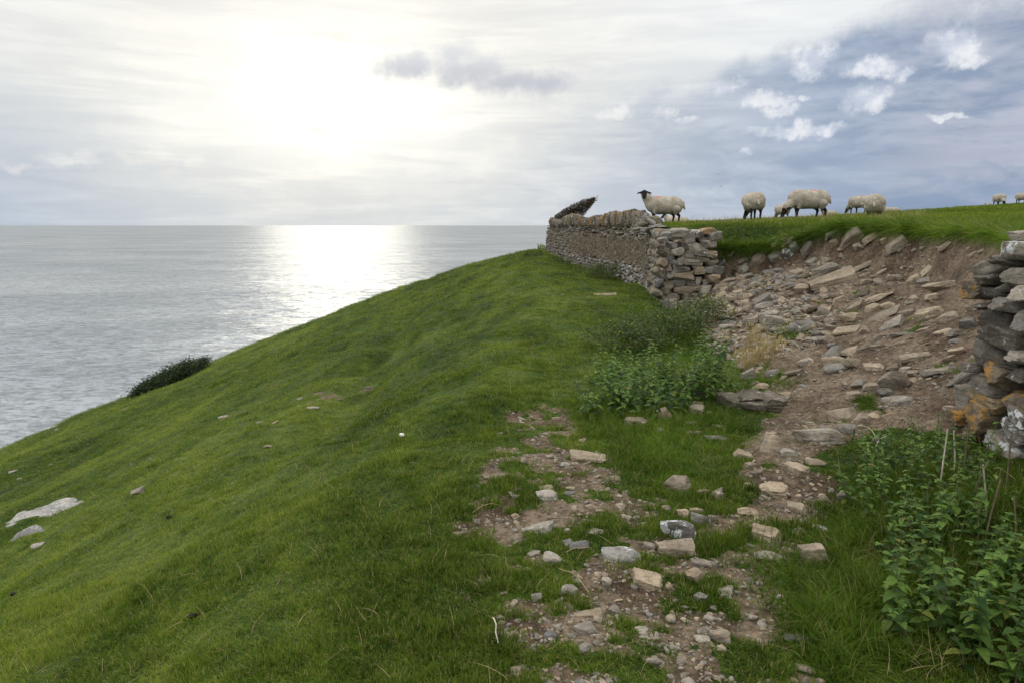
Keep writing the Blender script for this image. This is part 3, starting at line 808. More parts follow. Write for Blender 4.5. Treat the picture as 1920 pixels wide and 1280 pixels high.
# every stone of the photograph that can be told apart: sheet, x, y, width, height, tone, tilt(deg), [landmark wording]
ROCKS = '''
b 770 370 175 75 t 20 ; b 655 415 60 75 t 0 ; b 720 440 90 35 t 0 ; b 810 435 60 50 t 0 ; b 900 375 130 55 t 8
b 985 400 45 45 t 60 ; b 1065 425 145 85 t 10 ; b 1395 430 120 40 t 0 ; b 1185 460 35 18 p 0 ; b 1550 455 30 35 t 0
b 1585 485 60 25 t 0 ; b 1635 465 50 25 t -10 ; b 640 350 110 45 g 0 ; b 450 350 60 45 b 0 ; b 490 355 40 35 g 0
b 240 400 70 40 g 20 ; b 265 425 60 50 t 0 ; b 330 395 50 40 g 0 ; b 390 440 80 95 b 5 ; b 340 490 90 100 l 0
b 480 450 140 60 d 25 ; b 150 520 130 70 t 15 ; b 60 525 100 30 t 0 ; b 270 495 110 60 g 0 ; b 60 585 110 65 g 0
b 340 415 110 50 t 25 ; b 510 535 110 45 g 0 ; b 700 500 30 30 t 0 ; b 610 495 40 15 p 15 ; b 875 553 200 48 t 0
b 720 580 115 52 b 5 ; b 590 600 180 80 g 20 ; b 400 620 130 80 t 0 ; b 370 655 80 50 b 0 ; b 650 670 310 110 t 12
b 445 715 110 70 t 10 ; b 300 600 90 50 g 0 ; b 215 605 80 40 b 0 ; b 270 640 60 45 b 0 ; b 235 715 70 45 b 0
b 170 670 60 40 g 0 ; b 120 690 60 35 g 0 ; b 85 625 60 30 g 0 ; b 30 640 60 40 t 20 ; b 130 745 60 50 g 40
b 60 780 70 50 t 30 ; b 185 810 125 90 g 20 ; b 960 610 90 25 t 10 ; b 1040 645 90 40 t 0 ; b 870 672 90 45 t 0
b 920 632 60 20 t 0 ; b 1265 598 130 35 t 15 ; b 1185 660 80 60 t 10 ; b 1250 665 90 40 g 0 ; b 1375 700 210 90 t 0
b 1300 775 80 50 t 0 ; b 1170 800 115 55 t 28 ; b 1095 785 40 25 t 0 ; b 820 765 140 45 t 15 ; b 945 775 190 42 t 8
b 685 800 85 50 t 20 ; b 790 840 110 50 t 10 ; b 905 850 110 65 t 10 ; b 1000 830 110 45 t 10 ; b 595 855 100 35 g 0
b 400 845 60 30 g 0 ; b 480 790 60 30 g 0 ; b 755 910 135 70 t 5 ; b 965 905 260 48 t 22 ; b 1290 900 200 105 t 8
b 1420 908 130 70 t 0 ; b 1135 880 110 45 t 5 ; b 1540 950 110 80 g 0 ; b 730 1000 170 65 t 0 ; b 855 1000 65 55 t 40
b 1035 965 190 75 g 15 ; b 1090 1020 130 50 g 0 ; b 960 1040 80 35 t 15 ; b 630 975 70 50 g 0 ; b 215 920 135 110 g -10
b 105 945 100 100 g 0 ; b 440 960 150 80 g -15 ; b 500 960 70 25 t -20 ; b 545 1060 140 50 g 0 ; b 635 1090 55 30 b 0
b 755 1140 115 55 t 0 ; b 840 1115 80 40 t 20 ; b 940 1105 90 50 t -10 ; b 645 1190 140 50 t 0 ; b 545 1150 60 40 t 0
b 675 1245 160 60 g 0 ; b 470 1200 110 50 g 0 ; b 920 1235 150 55 t 0 ; b 1385 1010 120 50 t 10 ; b 1460 1065 100 40 g 0
b 1475 1130 120 60 t 0 ; b 1190 1175 190 70 t 3 ; b 1410 1190 100 50 t 30 ; b 1245 990 90 25 t 10 ; b 1240 1070 60 30 t 0
b 1050 1240 90 40 t 20 ; b 1130 1255 100 40 g 0 ; b 1350 1260 200 35 t 0 ; b 800 1070 60 25 t 20
a 1585 665 80 55 t 0 ; a 1655 690 70 50 t 0 ; a 1480 730 150 50 g 0 ; a 1690 720 150 70 g 30 ; a 1440 690 150 40 g 0
a 1540 830 110 70 t 0 ; a 1610 810 40 60 g 0 ; a 1590 890 90 80 g 0 ; a 1880 670 100 35 t 0 ; a 1790 625 70 28 g 25
a 1885 755 90 75 g 0 ; a 1880 830 80 55 t 0 ; a 1780 845 160 48 t 8 ; a 1700 905 120 60 t 0 ; a 1500 905 40 70 b 0
a 1520 945 30 50 t 0 ; a 1660 1040 175 85 t 20 ; a 1700 972 115 50 t 5 ; a 1850 960 100 60 t 0 ; a 1740 1170 110 50 g 0
a 1740 1218 180 60 g 0 ; a 1755 1255 140 60 g 0 ; a 1870 1130 100 60 t 0
d 1255 175 110 55 t 0 ; d 1320 265 90 100 g 0 ; d 1365 240 90 110 t 0 ; d 1500 245 150 110 g -15 ; d 1430 130 135 90 g 20
d 1275 70 60 60 t 45 ; d 1240 255 30 50 g 0 ; d 1690 290 150 80 g -10 ; d 1780 270 70 28 t -20 ; d 1800 375 140 50 g 5
d 1865 160 90 45 t 0 ; d 1735 530 120 50 t 0 ; d 1815 475 60 45 t 0 ; d 1890 520 70 60 t 0 ; d 1900 590 50 60 t 0
d 1320 625 110 80 g 10 ; d 1495 625 110 75 g 10 ; d 1275 580 40 50 g 0 ; d 1360 690 100 38 d 20 ; d 1415 705 130 45 t 0
d 1710 705 60 28 b -20 ; d 1585 775 100 60 t 0 ; d 1480 752 60 15 p 0 ; d 1330 830 400 165 d 5 ; d 1170 780 90 45 g 0
d 1065 740 145 50 t 0 ; d 970 765 90 30 g 0 ; d 950 840 100 45 t 0 ; d 940 885 115 90 t 0 ; d 705 915 140 110 t 20
d 505 970 170 95 t 0 ; d 400 890 50 30 t 0 ; d 810 945 60 25 p 0 ; d 900 972 90 35 t 0 ; d 680 1018 80 30 p 0
d 1085 1072 175 40 b 0 ; d 930 1040 100 30 t 0 ; d 1100 992 100 25 t 0 ; d 1040 905 60 40 t 0 ; d 1485 1130 165 170 t 0
d 1275 1200 160 65 t -10 ; d 1820 1065 320 150 g 5 ; d 1765 975 80 30 t 0 ; d 1105 425 40 25 p 30 ; d 1160 375 70 30 t 0
d 1225 365 50 30 g 0 ; d 1020 372 40 30 b 0 ; d 120 1095 60 18 t 0
e 625 278 172 48 t -5 ; e 520 310 50 26 p 0 ; e 480 105 40 18 t 0 ; e 332 125 25 12 t 0 ; e 595 203 35 18 t 0
e 745 375 45 35 t 0 ; e 435 412 60 18 t 0 ; e 440 442 92 42 p 0 ; e 535 437 50 25 b 0 ; e 542 415 40 18 t 0
e 295 450 45 24 g 0 ; e 630 495 45 25 t 0 ; e 675 515 40 18 t 0 ; e 1025 395 125 95 t 0 ; e 970 505 40 32 t 0
e 1045 530 60 50 t 0 ; e 1110 558 75 70 g 0 ; e 1172 550 50 42 g 0 ; e 1100 510 60 25 t 0 ; e 1025 600 160 125 l 0
e 1015 685 172 82 t 0 ; e 1125 742 90 25 t 0 ; e 1185 752 40 28 g 0 ; e 800 545 45 20 g 0 ; e 130 562 30 45 g 0
e 400 590 142 48 p 12 ; e 655 608 70 22 p 0 ; e 615 560 40 20 t 0 ; e 530 605 35 28 g 0 ; e 535 655 50 38 b 0
e 580 667 90 48 b 0 ; e 895 668 60 28 g 0 ; e 770 712 172 60 p 0 ; e 460 725 80 50 p -20 ; e 385 705 60 28 g 15
e 890 825 152 75 t -8 ; e 945 805 42 32 g 0 ; e 1095 800 102 65 t 0 ; e 705 830 45 45 g 0 ; e 575 827 35 26 g 0
e 540 870 75 60 g 0 ; e 390 897 60 40 g 0 ; e 1230 880 80 55 g 0 ; e 1120 900 62 42 g 0 ; e 1180 945 32 26 b 0
e 1050 942 40 15 g 0 ; e 625 972 130 34 t 6 ; e 615 1035 122 60 g -5 ; e 455 1070 58 60 b 0 ; e 555 982 25 15 t 0
e 545 1015 25 25 t 0 ; e 1160 990 45 30 g 0 ; e 1205 1000 25 20 g 0 ; e 1215 1072 95 60 g 0 ; e 1125 1082 80 30 g 0
e 1215 1127 40 30 g 0 ; e 975 1140 35 32 g 0 ; e 1000 1118 70 14 p 0 ; e 745 1255 60 24 b 0 ; e 715 1264 22 18 g 0
e 230 987 36 20 g 0 ; e 1320 520 60 38 t 0 ; e 1195 440 60 55 g 0 ; e 1130 430 60 28 t 0
f 570 97 130 85 t 0 ; f 655 117 90 60 t -10 ; f 585 155 75 52 g 0 ; f 700 95 70 22 t 0 ; f 720 200 40 50 g 0
f 365 330 110 60 t 0 ; f 450 297 90 30 t 0 ; f 265 425 126 70 t 0 ; f 365 503 105 52 t 0 ; f 145 518 90 35 t 0
f 370 450 26 26 t 0 ; f 150 400 40 30 t 0 ; f 15 447 42 50 t 0 ; f 470 595 68 36 p 0 ; f 230 622 142 70 t 0
f 370 605 70 30 g 0 ; f 330 690 72 26 t 0 ; f 240 714 132 44 g 0 ; f 440 714 124 108 t 10 ; f 310 833 62 16 b 0
f 42 880 78 50 g 0 ; f 30 1075 90 68 t 0 ; f 30 1127 40 30 t 0 ; f 380 1080 145 28 b 0 ; f 405 1217 92 38 t 0
f 447 1197 50 20 g 0 ; f 570 452 60 50 g 0 ; f 1030 607 70 60 g 0 ; f 850 30 90 38 g 0 ; f 325 255 90 35 g 0
f 185 345 60 28 t 0
c 290 727 112 110 t 25 ; c 185 752 90 38 t 0 ; c 245 772 85 55 g 0 ; c 95 792 80 45 t 0 ; c 600 712 140 55 g 25
c 490 677 142 28 g 0 ; c 375 687 60 32 t 0 ; c 120 737 70 40 g 0 ; c 300 815 125 50 g 0 ; c 445 715 25 14 t 0
c 540 852 52 34 t 0
h 130 819 46 13 p 0 ; h 455 642 46 22 g 15 ; h 43 576 26 8 p 0 ; h 1045 364 42 11 g 5 ; h 890 491 30 11 t 5
h 745 393 36 7 g 0 ; h 868 411 26 6 g 0 ; h 916 412 28 8 t 10 ; h 500 534 16 7 p 0 ; h 1002 331 32 5 g 0
h 585 476 18 5 g 0 ; h 170 553 9 7 p 0 ; h 65 600 16 6 p 0 ; h 420 366 34 5 g 0 ; h 192 434 26 4 g 0
h 1220 296 34 7 d 15 ; h 1130 335 44 6 d 10 ; h 437 551 8 6 p 0 ; h 840 197 14 5 t 0
a 715 970 212 17 t 1 ; a 340 972 36 11 t 0 ; a 257 988 30 7 t 15 ; a 221 968 22 8 p 0 ; a 1047 1055 20 9 p 0 ; a 150 645 26 10 p 20
s 520 386 100 20 l 0 ; s 388 390 70 13 l 0 ; s 640 358 58 18 p 0 ; s 515 350 60 24 b 0
'''
LANDMARK = {  # (sheet, x, y): full label, short wording used to find its neighbours
    'e 1025 600': ('lichen-spotted grey boulder resting on the path above a tan block', 'the lichen-spotted path boulder'),
    'e 1015 685': ('flat-topped tan block lying against the lichen-spotted path boulder', 'the flat-topped tan path block'),
    'd 1330 830': ('big dark craggy boulder between the nettles and the dirt track', 'the big dark craggy boulder'),
    'd 1485 1130': ('diamond-shaped pale stone standing alone on the dirt track', 'the diamond-shaped track stone'),
    'd 1820 1065': ('broad grey slab half sunk in the dirt track below a rounded tan stone', 'the broad sunken track slab'),
    'b 1375 700': ('squared tan block jutting from the earth beside the right wall', 'the squared block by the right wall'),
    'b 650 670': ('largest tan slab lying tilted in the middle of the earth bank', 'the largest tilted bank slab'),
    'b 770 370': ('tilted tan slab tucked right under the turf edge of the bank', 'the tilted slab under the turf'),
    'b 1065 425': ('tan stone jutting from the soil scarp just under the grass lip', 'the stone jutting from the scarp'),
    'b 1395 430': ('lone small tan stone embedded high in the bare scarp', 'the lone stone high in the scarp'),
    'b 1290 900': ('big rounded pale stone paired with another in the lower bank', 'the big rounded bank stone'),
    'f 570 97': ('rounded tan boulder above the sunken slab on the dirt track', 'the rounded tan track boulder'),
    'f 440 714': ('upright tan stone standing in grass at the right path edge', 'the upright stone in grass'),
    'e 1025 395': ('angular tan stone on grass between the path and dirt track', 'the angular tan stone on grass'),
    'e 770 712': ('pale wavy slab set flat in the middle of the path', 'the pale wavy path slab'),
    'e 625 278': ('long flat tan stone across the top of the path', 'the long flat stone up the path'),
    'e 615 1035': ('low grey wedge of stone in the lower left path', 'the low grey path wedge'),
    'b 185 810': ('large grey wedge perched on the rubble beside the wall end', 'the large perched rubble wedge'),
    'a 1660 1040': ('large pale leaning stone at the foot of the broken wall end', 'the pale stone at the wall foot'),
    'b 340 490': ('knobbly stone blotched with white lichen in the upper bank', 'the white-blotched bank stone'),
    'b 875 553': ('long flat tan stone lying level in the upper bank', 'the long level bank stone'),
    'e 890 825': ('smooth tan hump of stone in the lower path', 'the smooth tan path hump'),
    'f 265 425': ('rounded tan stone alone on bare soil of the dirt track', 'the rounded stone on bare soil'),
    'd 505 970': ('pointed tan stone in grass below the nettle clump', 'the pointed stone below the nettles'),
    'c 290 727': ('leaning tan wedge standing above a grass tuft on the bank', 'the leaning wedge on the bank'),
    'a 715 970': ('thin plank-like slab lying on the turf near the wall', 'the thin slab on the turf'),
    'h 455 642': ('grey stone sunk in the green slope near the white outcrop', 'the stone near the white outcrop'),
    'h 1045 364': ('flat grey stone in a turf scar on the open slope', 'the flat stone on the slope'),
    's 520 386': ('white flat stone at the grass edge below the grazing sheep', 'the white stone by the sheep'),
    'b 1190 1175': ('wide flat-topped tan stone in the lowest part of the bank', 'the wide flat-topped bank stone'),
    'b 60 585': ('grey stone in the rubble heap near the broken wall end', 'the grey stone in the rubble heap'),
}
TONE = dict(t='tan', g='grey', d='dark grey', b='blue-grey', l='lichen-covered', o='orange', p='pale', w='buff', c='brown')
rocks = []
for ent in ROCKS.replace('\n', ' ; ').split(';'):
    q = ent.split()
    if len(q) != 7: continue
    key = ' '.join(q[:3]); ox, oy, s_ = ZOOM[q[0]]
    uu, vv = ox + float(q[1]) / s_, oy + float(q[2]) / s_
    rocks.append(dict(key=key, u=uu, v=vv, w=float(q[3]) / s_, h=float(q[4]) / s_, tone=q[5], tilt=float(q[6])))


def place_rock(rk, i):
    # the footprint centre: a little below the visible middle of the stone
    g = G(rk['u'], rk['v'] + rk['h'] * 0.18)
    dist = g.y * math.cos(PITCH) + (EYE - g.z) * math.sin(PITCH)
    wm = rk['w'] / FPX * dist
    hm = rk['h'] / FPX * dist
    n = nrm(g.x, g.y, 0.10)
    view = Vector((g.x, g.y, g.z - EYE)).normalized()
    sl = max(0.12, -view.dot(n))            # how much of the footprint's depth shows
    dep = wm * random.uniform(0.55, 0.85)
    if rk['h'] < 0.45 * rk['w']: dep = min(dep, wm * 0.6)
    dep = min(dep, 0.85 * hm / sl)
    hgt = max(0.48 * hm, min(hm * 1.0, hm - dep * sl * 0.40))
    if rk['key'] == 'd 1330 830': hgt = hm * 1.15; wm *= 1.1
    hgt = min(hgt, wm * 0.95)
    rk['world'] = g
    yaw = random.uniform(-0.35, 0.35) - math.atan2(g.x, g.y)
    q = Vector((0, 0, 1)).rotation_difference(n.lerp(Vector((0, 0, 1)), 0.4).normalized())
    q = q @ Quaternion((0, 0, 1), yaw) @ Quaternion((0, 1, 0), -R(rk['tilt'])) @ Quaternion((1, 0, 0), random.uniform(-0.12, 0.22))
    size = 'big' if rk['w'] > 48 else ('mid' if rk['w'] > 16 else 'small')
    me = random.choice(pool(rk['tone'], size))
    if random.random() < 0.5: q = q @ Quaternion((0, 0, 1), math.pi)
    o = link('boulder' if rk['w'] > 70 else 'stone', me, None, (g.x, g.y, g.z + hgt * 0.20), q, (wm * 0.53, dep * 0.55, hgt * 0.62))
    return o


for i, rk in enumerate(rocks): rk['o'] = place_rock(rk, i)
# the craggy boulder is one fractured mass
rk = [q for q in rocks if q['key'] == 'd 1330 830'][0]
VV, FF, n = [], [], 0
for (cx, cy, cz, sx, sy, sz_, ry, sd_) in [(-.62, 0, .02, .42, .8, .62, .1, 11), (-.1, .1, .30, .50, .7, .48, -.25, 12), (.10, -.25, -.25, .62, .6, .55, .1, 13), (.62, .05, .0, .42, .75, .66, .2, 14), (-.35, -.35, -.45, .45, .4, .35, 0, 15), (.3, .25, .42, .36, .4, .25, -.1, 16)]:
    V, F = rock_shape(3300 + sd_, 4, blocky=.3, p=34, rough=.08, strata=.08, nplanes=14)
    Mx = np.array(Euler((.1, ry, .2)).to_matrix())
    VV.append((V * (sx, sy, sz_)) @ Mx.T + (cx, cy, cz)); FF.append(F + n); n += len(V)
me = mesh_np('boulder', np.concatenate(VV), np.concatenate(FF), [M_DARK], True); me.set_sharp_from_angle(angle=R(26))
rk['o'].data = me
used = [r_ for r_ in rocks if r_['key'] in LANDMARK]
ORD = ['nearest', 'second', 'third', 'fourth', 'fifth', 'sixth', 'seventh', 'eighth', 'ninth', 'tenth', 'eleventh', 'twelfth', 'thirteenth', 'fourteenth', 'fifteenth']
bins = {}
for r_ in rocks:
    if r_['key'] in LANDMARK:
        tag(r_['o'], LANDMARK[r_['key']][0], 'stone', None); continue
    best = min(used, key=lambda L: math.hypot(L['u'] - r_['u'], (L['v'] - r_['v']) * 1.2))
    a = math.degrees(math.atan2(best['v'] - r_['v'], r_['u'] - best['u'])) % 360
    dr = ['right of', 'above and right of', 'above', 'above and left of', 'left of', 'below and left of', 'below', 'below and right of'][int(((a + 22.5) % 360) // 45)]
    bins.setdefault((best['key'], dr), []).append((math.hypot(best['u'] - r_['u'], best['v'] - r_['v']), r_))
for (kk, dr), lst in bins.items():
    lst.sort(key=lambda t: t[0])
    for n_, (dd_, r_) in enumerate(lst):
        asp = r_['h'] / r_['w']
        shp = 'slab' if asp < 0.38 else ('chunk' if asp > 0.85 else 'stone')
        szw = 'large' if r_['w'] > 45 else ('small' if r_['w'] < 20 else 'medium')
        rank = 'nearest' if n_ == 0 else ORD[min(n_, 14)] + ' nearest'
        tag(r_['o'], f"{szw} {TONE[r_['tone']]} {shp}, {rank} {dr} {LANDMARK[kk][1]}", 'stone', 'loose stones on the bank, path and slope')


# white limestone outcrops on the slope at the far left
OUTP = []


def outcrop(poly, label, seed, hgt):
    P = gpoly(poly); OUTP.append(P)
    c = np.mean(np.array(P), 0)
    rs = np.random.RandomState(seed)
    V, F = [], []
    xs = np.array([p[0] for p in P]); ys = np.array([p[1] for p in P])
    nx, ny = 70, 46
    X, Y = np.meshgrid(np.linspace(xs.min() - .05, xs.max() + .05, nx), np.linspace(ys.min() - .05, ys.max() + .05, ny))
    sdv = poly_sd(X.ravel(), Y.ravel(), P).reshape(X.shape)
    lay = np.round((fbm(X * 1.6, Y * 3.2, 0, seed, 3) + 0.6 * fbm(X * 5, Y * 9, 0, seed + 1, 2)) * 3) / 3
    Z = H(X, Y) + sstep(sdv + 0.10 * fbm(X * 4, Y * 4, 0, seed + 2, 2), -0.02, 0.12) * (hgt + 0.05 * lay) - 0.05
    i = np.arange(nx * ny).reshape(ny, nx)
    F = np.stack([i[:-1, :-1], i[:-1, 1:], i[1:, 1:], i[1:, :-1]], -1).reshape(-1, 4)
    me = mesh_np('outcrop', np.stack([X.ravel(), Y.ravel(), Z.ravel()], 1), F, [M_OUT], False)
    tag(link('rock_outcrop', me), label, 'rock outcrop')


outcrop([(-60, 1012), (0, 985), (34, 962), (105, 941), (148, 933), (168, 938), (130, 955), (85, 970), (10, 992)], 'broad flat outcrop of whitish limestone in the slope at far left', 5, 0.06)
outcrop([(8, 1012), (35, 996), (78, 985), (100, 990), (80, 1000), (30, 1010)], 'smaller cracked whitish outcrop just below the broad one at far left', 6, 0.10)


# ------------------------------------------------------------------ dry stone walls
def stone_obj(parent, tone, c, dims, rot, size='mid'):
    me = random.choice(pool(tone, size))
    return link('stone', me, parent, c, rot, (dims[0] / 2, dims[1] / 2, dims[2] / 2))


def joined(name, parent, specs, sub=2):
    """many far, small stones as one part; specs: (tone, centre, dims, euler)"""
    tones = sorted({s[0] for s in specs})
    shapes = [rock_shape(5000 + i, sub, blocky=0.6, p=26, rough=0.05) for i in range(14)]
    VV, FF, MM = [], [], []
    n = 0
    for (tn, c, dm, eu) in specs:
        V, F = random.choice(shapes)
        Mx = np.array(Euler(eu).to_matrix())
        VV.append((V * np.array(dm) / 2) @ Mx.T + np.array(c)); FF.append(F + n); MM += [tones.index(tn)] * len(F); n += len(V)
    me = mesh_np(name, np.concatenate(VV), np.concatenate(FF), [STONE[t] for t in tones], True, MM)
    me.set_sharp_from_angle(angle=R(35))
    o = link(name, me, parent); o['kind'] = 'stuff'
    return o


# --- right wall, the broken end close to the viewer
wr = link('stone_wall', None, None, (0, 0, 0))
tag(wr, 'broken end of dry stone wall at right edge with orange and white lichen', 'stone wall')
RW = '''855 58 90 72 g 0;850 125 170 78 l 0;705 205 150 58 g 28;860 250 170 84 g 5;700 255 110 60 d 10;640 303 122 88 o 0;750 318 200 66 d -3;800 372 150 76 g 0
690 380 66 30 d 0;880 325 110 72 g 0;745 440 160 84 d 0;890 455 130 96 g 0;780 525 240 84 d -6;700 588 190 118 d -8;870 608 160 54 g 0;825 652 100 34 d 0
755 705 150 130 o -15;860 695 150 64 d 5;705 752 150 60 d -12;603 812 84 120 g -15;850 825 190 84 o -5;715 815 190 74 o -14;695 892 130 130 o -10;652 950 96 84 o 0
590 888 90 72 o 0;870 888 150 60 l -20;850 955 180 72 l -12;790 1040 210 104 l -18;870 1140 160 84 o -8;880 1215 140 84 l 0;545 852 46 30 t 0
770 170 70 40 d 0;800 290 70 40 d 0;660 430 0 0 d 0;640 660 80 40 d 0;700 500 60 30 d 0;820 1100 120 50 d -10;830 1180 110 50 d 0;770 1110 70 50 d 0'''
XF = 2.92
for ent in RW.replace('\n', ';').split(';'):
    a_, b_, c_, d_, tn, tl = ent.split()
    a_, b_, c_, d_, tl = float(a_), float(b_), float(c_), float(d_), float(tl)
    if c_ == 0: continue
    u, v = 1560 + a_ / 2.461, 420 + b_ / 2.461
    dd = pixdir(u, v)
    xf = XF + random.uniform(-0.03, 0.03) + 0.06
    t = xf / dd[0]
    y, z = dd[1] * t, EYE + dd[2] * t
    L = c_ / 2.461 / (2.9 * 1280 / y ** 2 + 45)
    hh = d_ / 2.461 / (1280 / y)
    stone_obj(wr, tn, (xf + 0.10, y, z), (0.30 + random.uniform(-.04, .05), L * 1.05, hh * 1.18), (R(-tl) * 0.9, random.uniform(-.06, .06), random.uniform(-.12, .12)), 'wall')
z = -0.05
while z < 1.5:
    hC = random.uniform(0.10, 0.17)
    y = 3.72 + random.uniform(-0.1, 0.05)
    while y > 1.2:
        L = random.uniform(0.2, 0.45)
        stone_obj(wr, random.choice('gdgldgto'), (XF + 0.15, y - L / 2, z + hC / 2), (0.34, L, hC * 1.12), (random.uniform(-.06, .06), random.uniform(-.05, .05), random.uniform(-.1, .1)), 'wall')
        y -= L
    z += hC
# backing behind the stones, coloured dark so the gaps look shaded
core = MB()
N_ = 14
zz = np.linspace(-0.3, 1.38, N_)
for i in range(N_ - 1):
    yl = np.interp(zz[i], [-0.3, 0.2, 0.6, 1.1, 1.4], [4.45, 4.45, 4.35, 4.2, 4.0])
    x0, x1, y0 = 3.10, 3.50, 1.2
    V = [(x0, y0, zz[i]), (x1, y0, zz[i]), (x1, yl, zz[i]), (x0, yl, zz[i]), (x0, y0, zz[i + 1]), (x1, y0, zz[i + 1]), (x1, yl - .01, zz[i + 1]), (x0, yl - .01, zz[i + 1])]
    core.add(V, [(0, 3, 2, 1), (4, 5, 6, 7), (0, 1, 5, 4), (1, 2, 6, 5), (2, 3, 7, 6), (3, 0, 4, 7)])
link('wall_core', core.mesh('wall_core', [M_CORE]), wr)

# --- long wall
wl = link('stone_wall', None, None, (float(wall_x(13.1)), 13.1, 0))
tag(wl, 'long dry stone retaining wall running away to the sea below the sheep field', 'stone wall')
base = Vector(wl.location)
specs = []
s_tot = 23.4


def wpt(y): return float(wall_x(y)), y


def wtan(y):
    a = wall_x(y + 0.3) - wall_x(y - 0.3)
    return math.atan2(0.6, a)


def wtop(y): return float(np.interp(y, [13, 15.5, 16.2, 20, 26, 30, 36.5], [1.48, 1.46, 1.52, 1.60, 1.58, 1.55, 1.52]))


y = 13.0
cols_done = []
z = -0.12
# courses; stone size depends on the part of the wall
def zone(y, z):
    if 17.2 < y < 29.5 and 0.50 < z < 1.16: return 'fine'
    if y >= 17.2 and z >= 1.16: return 'top'
    if y < 17.2: return 'near'
    return 'foot'


def run_courses(y0, y1, z0, z1, hr, lr, tones, jit, depth=0.3, bury=0.0):
    z = z0
    while z < z1 - 0.02:
        hC = min(random.uniform(*hr), z1 - z + 0.02)
        y = y0 + random.uniform(-0.05, 0.05)
        while y < y1:
            L = random.uniform(*lr)
            hj = hC * random.uniform(0.8, 1.3)
            x, yy = wpt(y + L / 2)
            batter = 0.09 * max(z, 0)
            n = Vector((-1, 0, 0))
            tn = random.choice(tones(y, z))
            yaw = wtan(yy) + random.uniform(-jit, jit)
            tl = random.uniform(-jit, jit) * 1.6
            specs.append((tn, (x + depth / 2 - 0.02 + batter + random.uniform(-0.035, 0.025), yy, z + hC / 2 + random.uniform(-.03, .03)), (L * 1.08, depth, hj * 1.06), (random.uniform(-jit, jit), tl, yaw)))
            y += L
        z += hC


def tn_near(y, z):
    if z < 0.22 and random.random() < 0.5: return 'lggw'
    return 'ggwwwdtb'


def tn_foot(y, z):
    if z < 0.34: return 'lllgw' if y > 17.5 else 'llgw'
    return 'gwwdgt'


run_courses(13.15, 17.4, -0.15, 1.50, (0.09, 0.19), (0.10, 0.27), tn_near, 0.13)
run_courses(17.4, 29.5, -0.15, 0.50, (0.08, 0.15), (0.12, 0.26), tn_foot, 0.12)
run_courses(29.5, 36.6, -0.15, 1.25, (0.10, 0.16), (0.16, 0.32), lambda y, z: 'ggwdl' if z < .5 else 'gwwdg', 0.12)
for _ in range(2600):                      # upright slivers packed without courses
    y = random.uniform(17.4, 29.5); z = random.uniform(0.50, 1.16)
    hC, L = random.uniform(.10, .20), random.uniform(.05, .10)
    x, yy = wpt(y)
    specs.append((random.choice('wwwww'), (x + 0.15 - 0.02 + 0.09 * z + random.uniform(-.02, .015), yy, z), (L, .3, hC), (random.uniform(-.1, .1), random.uniform(-.25, .25), wtan(yy))))
run_courses(17.4, 36.6, 1.16, 1.30, (0.13, 0.15), (0.09, 0.20), lambda y, z: 'gwwd', 0.08)
run_courses(17.4, 36.6, 1.30, 1.52, (0.07, 0.10), (0.18, 0.38), lambda y, z: 'ggdw', 0.10)
run_courses(16.6, 36.6, 1.52, 1.585, (0.05, 0.06), (0.35, 0.65), lambda y, z: 'llggw', 0.05, 0.42)
# broken end facing the viewer: larger stones, photo positions on the sheet "a"
EW = '''1470 585 215 120 g -10;1605 540 140 62 g 5;1590 432 140 48 o 0;1500 455 90 60 l 0;1420 490 110 70 g 20;1270 470 140 70 b -5;1350 440 120 60 g 0
1290 545 100 50 g 0;1320 600 90 60 g 0;1275 640 60 70 g 0;1430 650 150 50 g 0;1450 690 140 45 g 0;1360 640 50 110 g 10;1290 695 110 50 b 0;1200 700 60 60 w 60
1385 740 90 60 g 0;1440 780 140 40 w 0;1385 815 180 60 w 3;1270 800 90 60 g 0;1330 870 130 55 b 0;1430 870 100 50 d -5;1260 890 70 70 w 50;1390 930 180 64 w 0
1290 985 110 60 g 0;1430 990 130 70 w 0;1280 1055 90 80 g 0;1340 1060 90 50 w 0;1230 1040 60 70 g 30;1160 960 70 90 w 60;1170 870 60 60 b 20;1210 810 60 60 g 30
1160 780 50 70 w 50;1310 750 70 60 g 0;1220 610 60 80 w 60;1130 540 60 60 w 60;1190 560 60 60 g 40;1210 500 80 50 g 10;1350 690 50 60 g 0;1250 735 60 50 w 0;1500 720 90 50 g 0;1520 770 90 60 t 5;1540 660 100 60 g 0;1620 700 110 60 t 10;1660 760 100 60 g -8;1640 830 120 70 t 5;1560 930 110 60 g 0;1680 880 100 60 t 0;1600 620 100 50 t -10;1500 850 70 60 g 0;1480 910 80 60 t 0;1570 860 60 60 g 20;1590 760 80 50 g 0;1470 980 90 50 g 0;1640 640 70 50 t 0
1560 500 120 50 d 0;1640 470 90 60 g 10;1380 560 80 60 d 0;1220 930 60 60 w 30;1200 990 60 60 w 0;1330 520 70 40 w 0;1530 620 110 50 d 0;1400 1050 90 50 g 0'''
ends = []
for ent in EW.replace('\n', ';').split(';'):
    a_, b_, c_, d_, tn, tl = ent.split()
    a_, b_, c_, d_, tl = map(float, (a_, b_, c_, d_, tl))
    u, v = 980 + a_ / 4.571, 340 + b_ / 4.571
    dd = pixdir(u, v)
    yf = 13.05 + random.uniform(-.06, .06)
    t = yf / dd[1]
    k_ = 1280 / yf * 4.571
    ends.append((tn, (dd[0] * t, yf + 0.08, EYE + dd[2] * t), (c_ / k_ * 1.25, 0.36, d_ / k_ * 1.32), (random.uniform(-.1, .1), R(-tl), random.uniform(-.2, .2))))
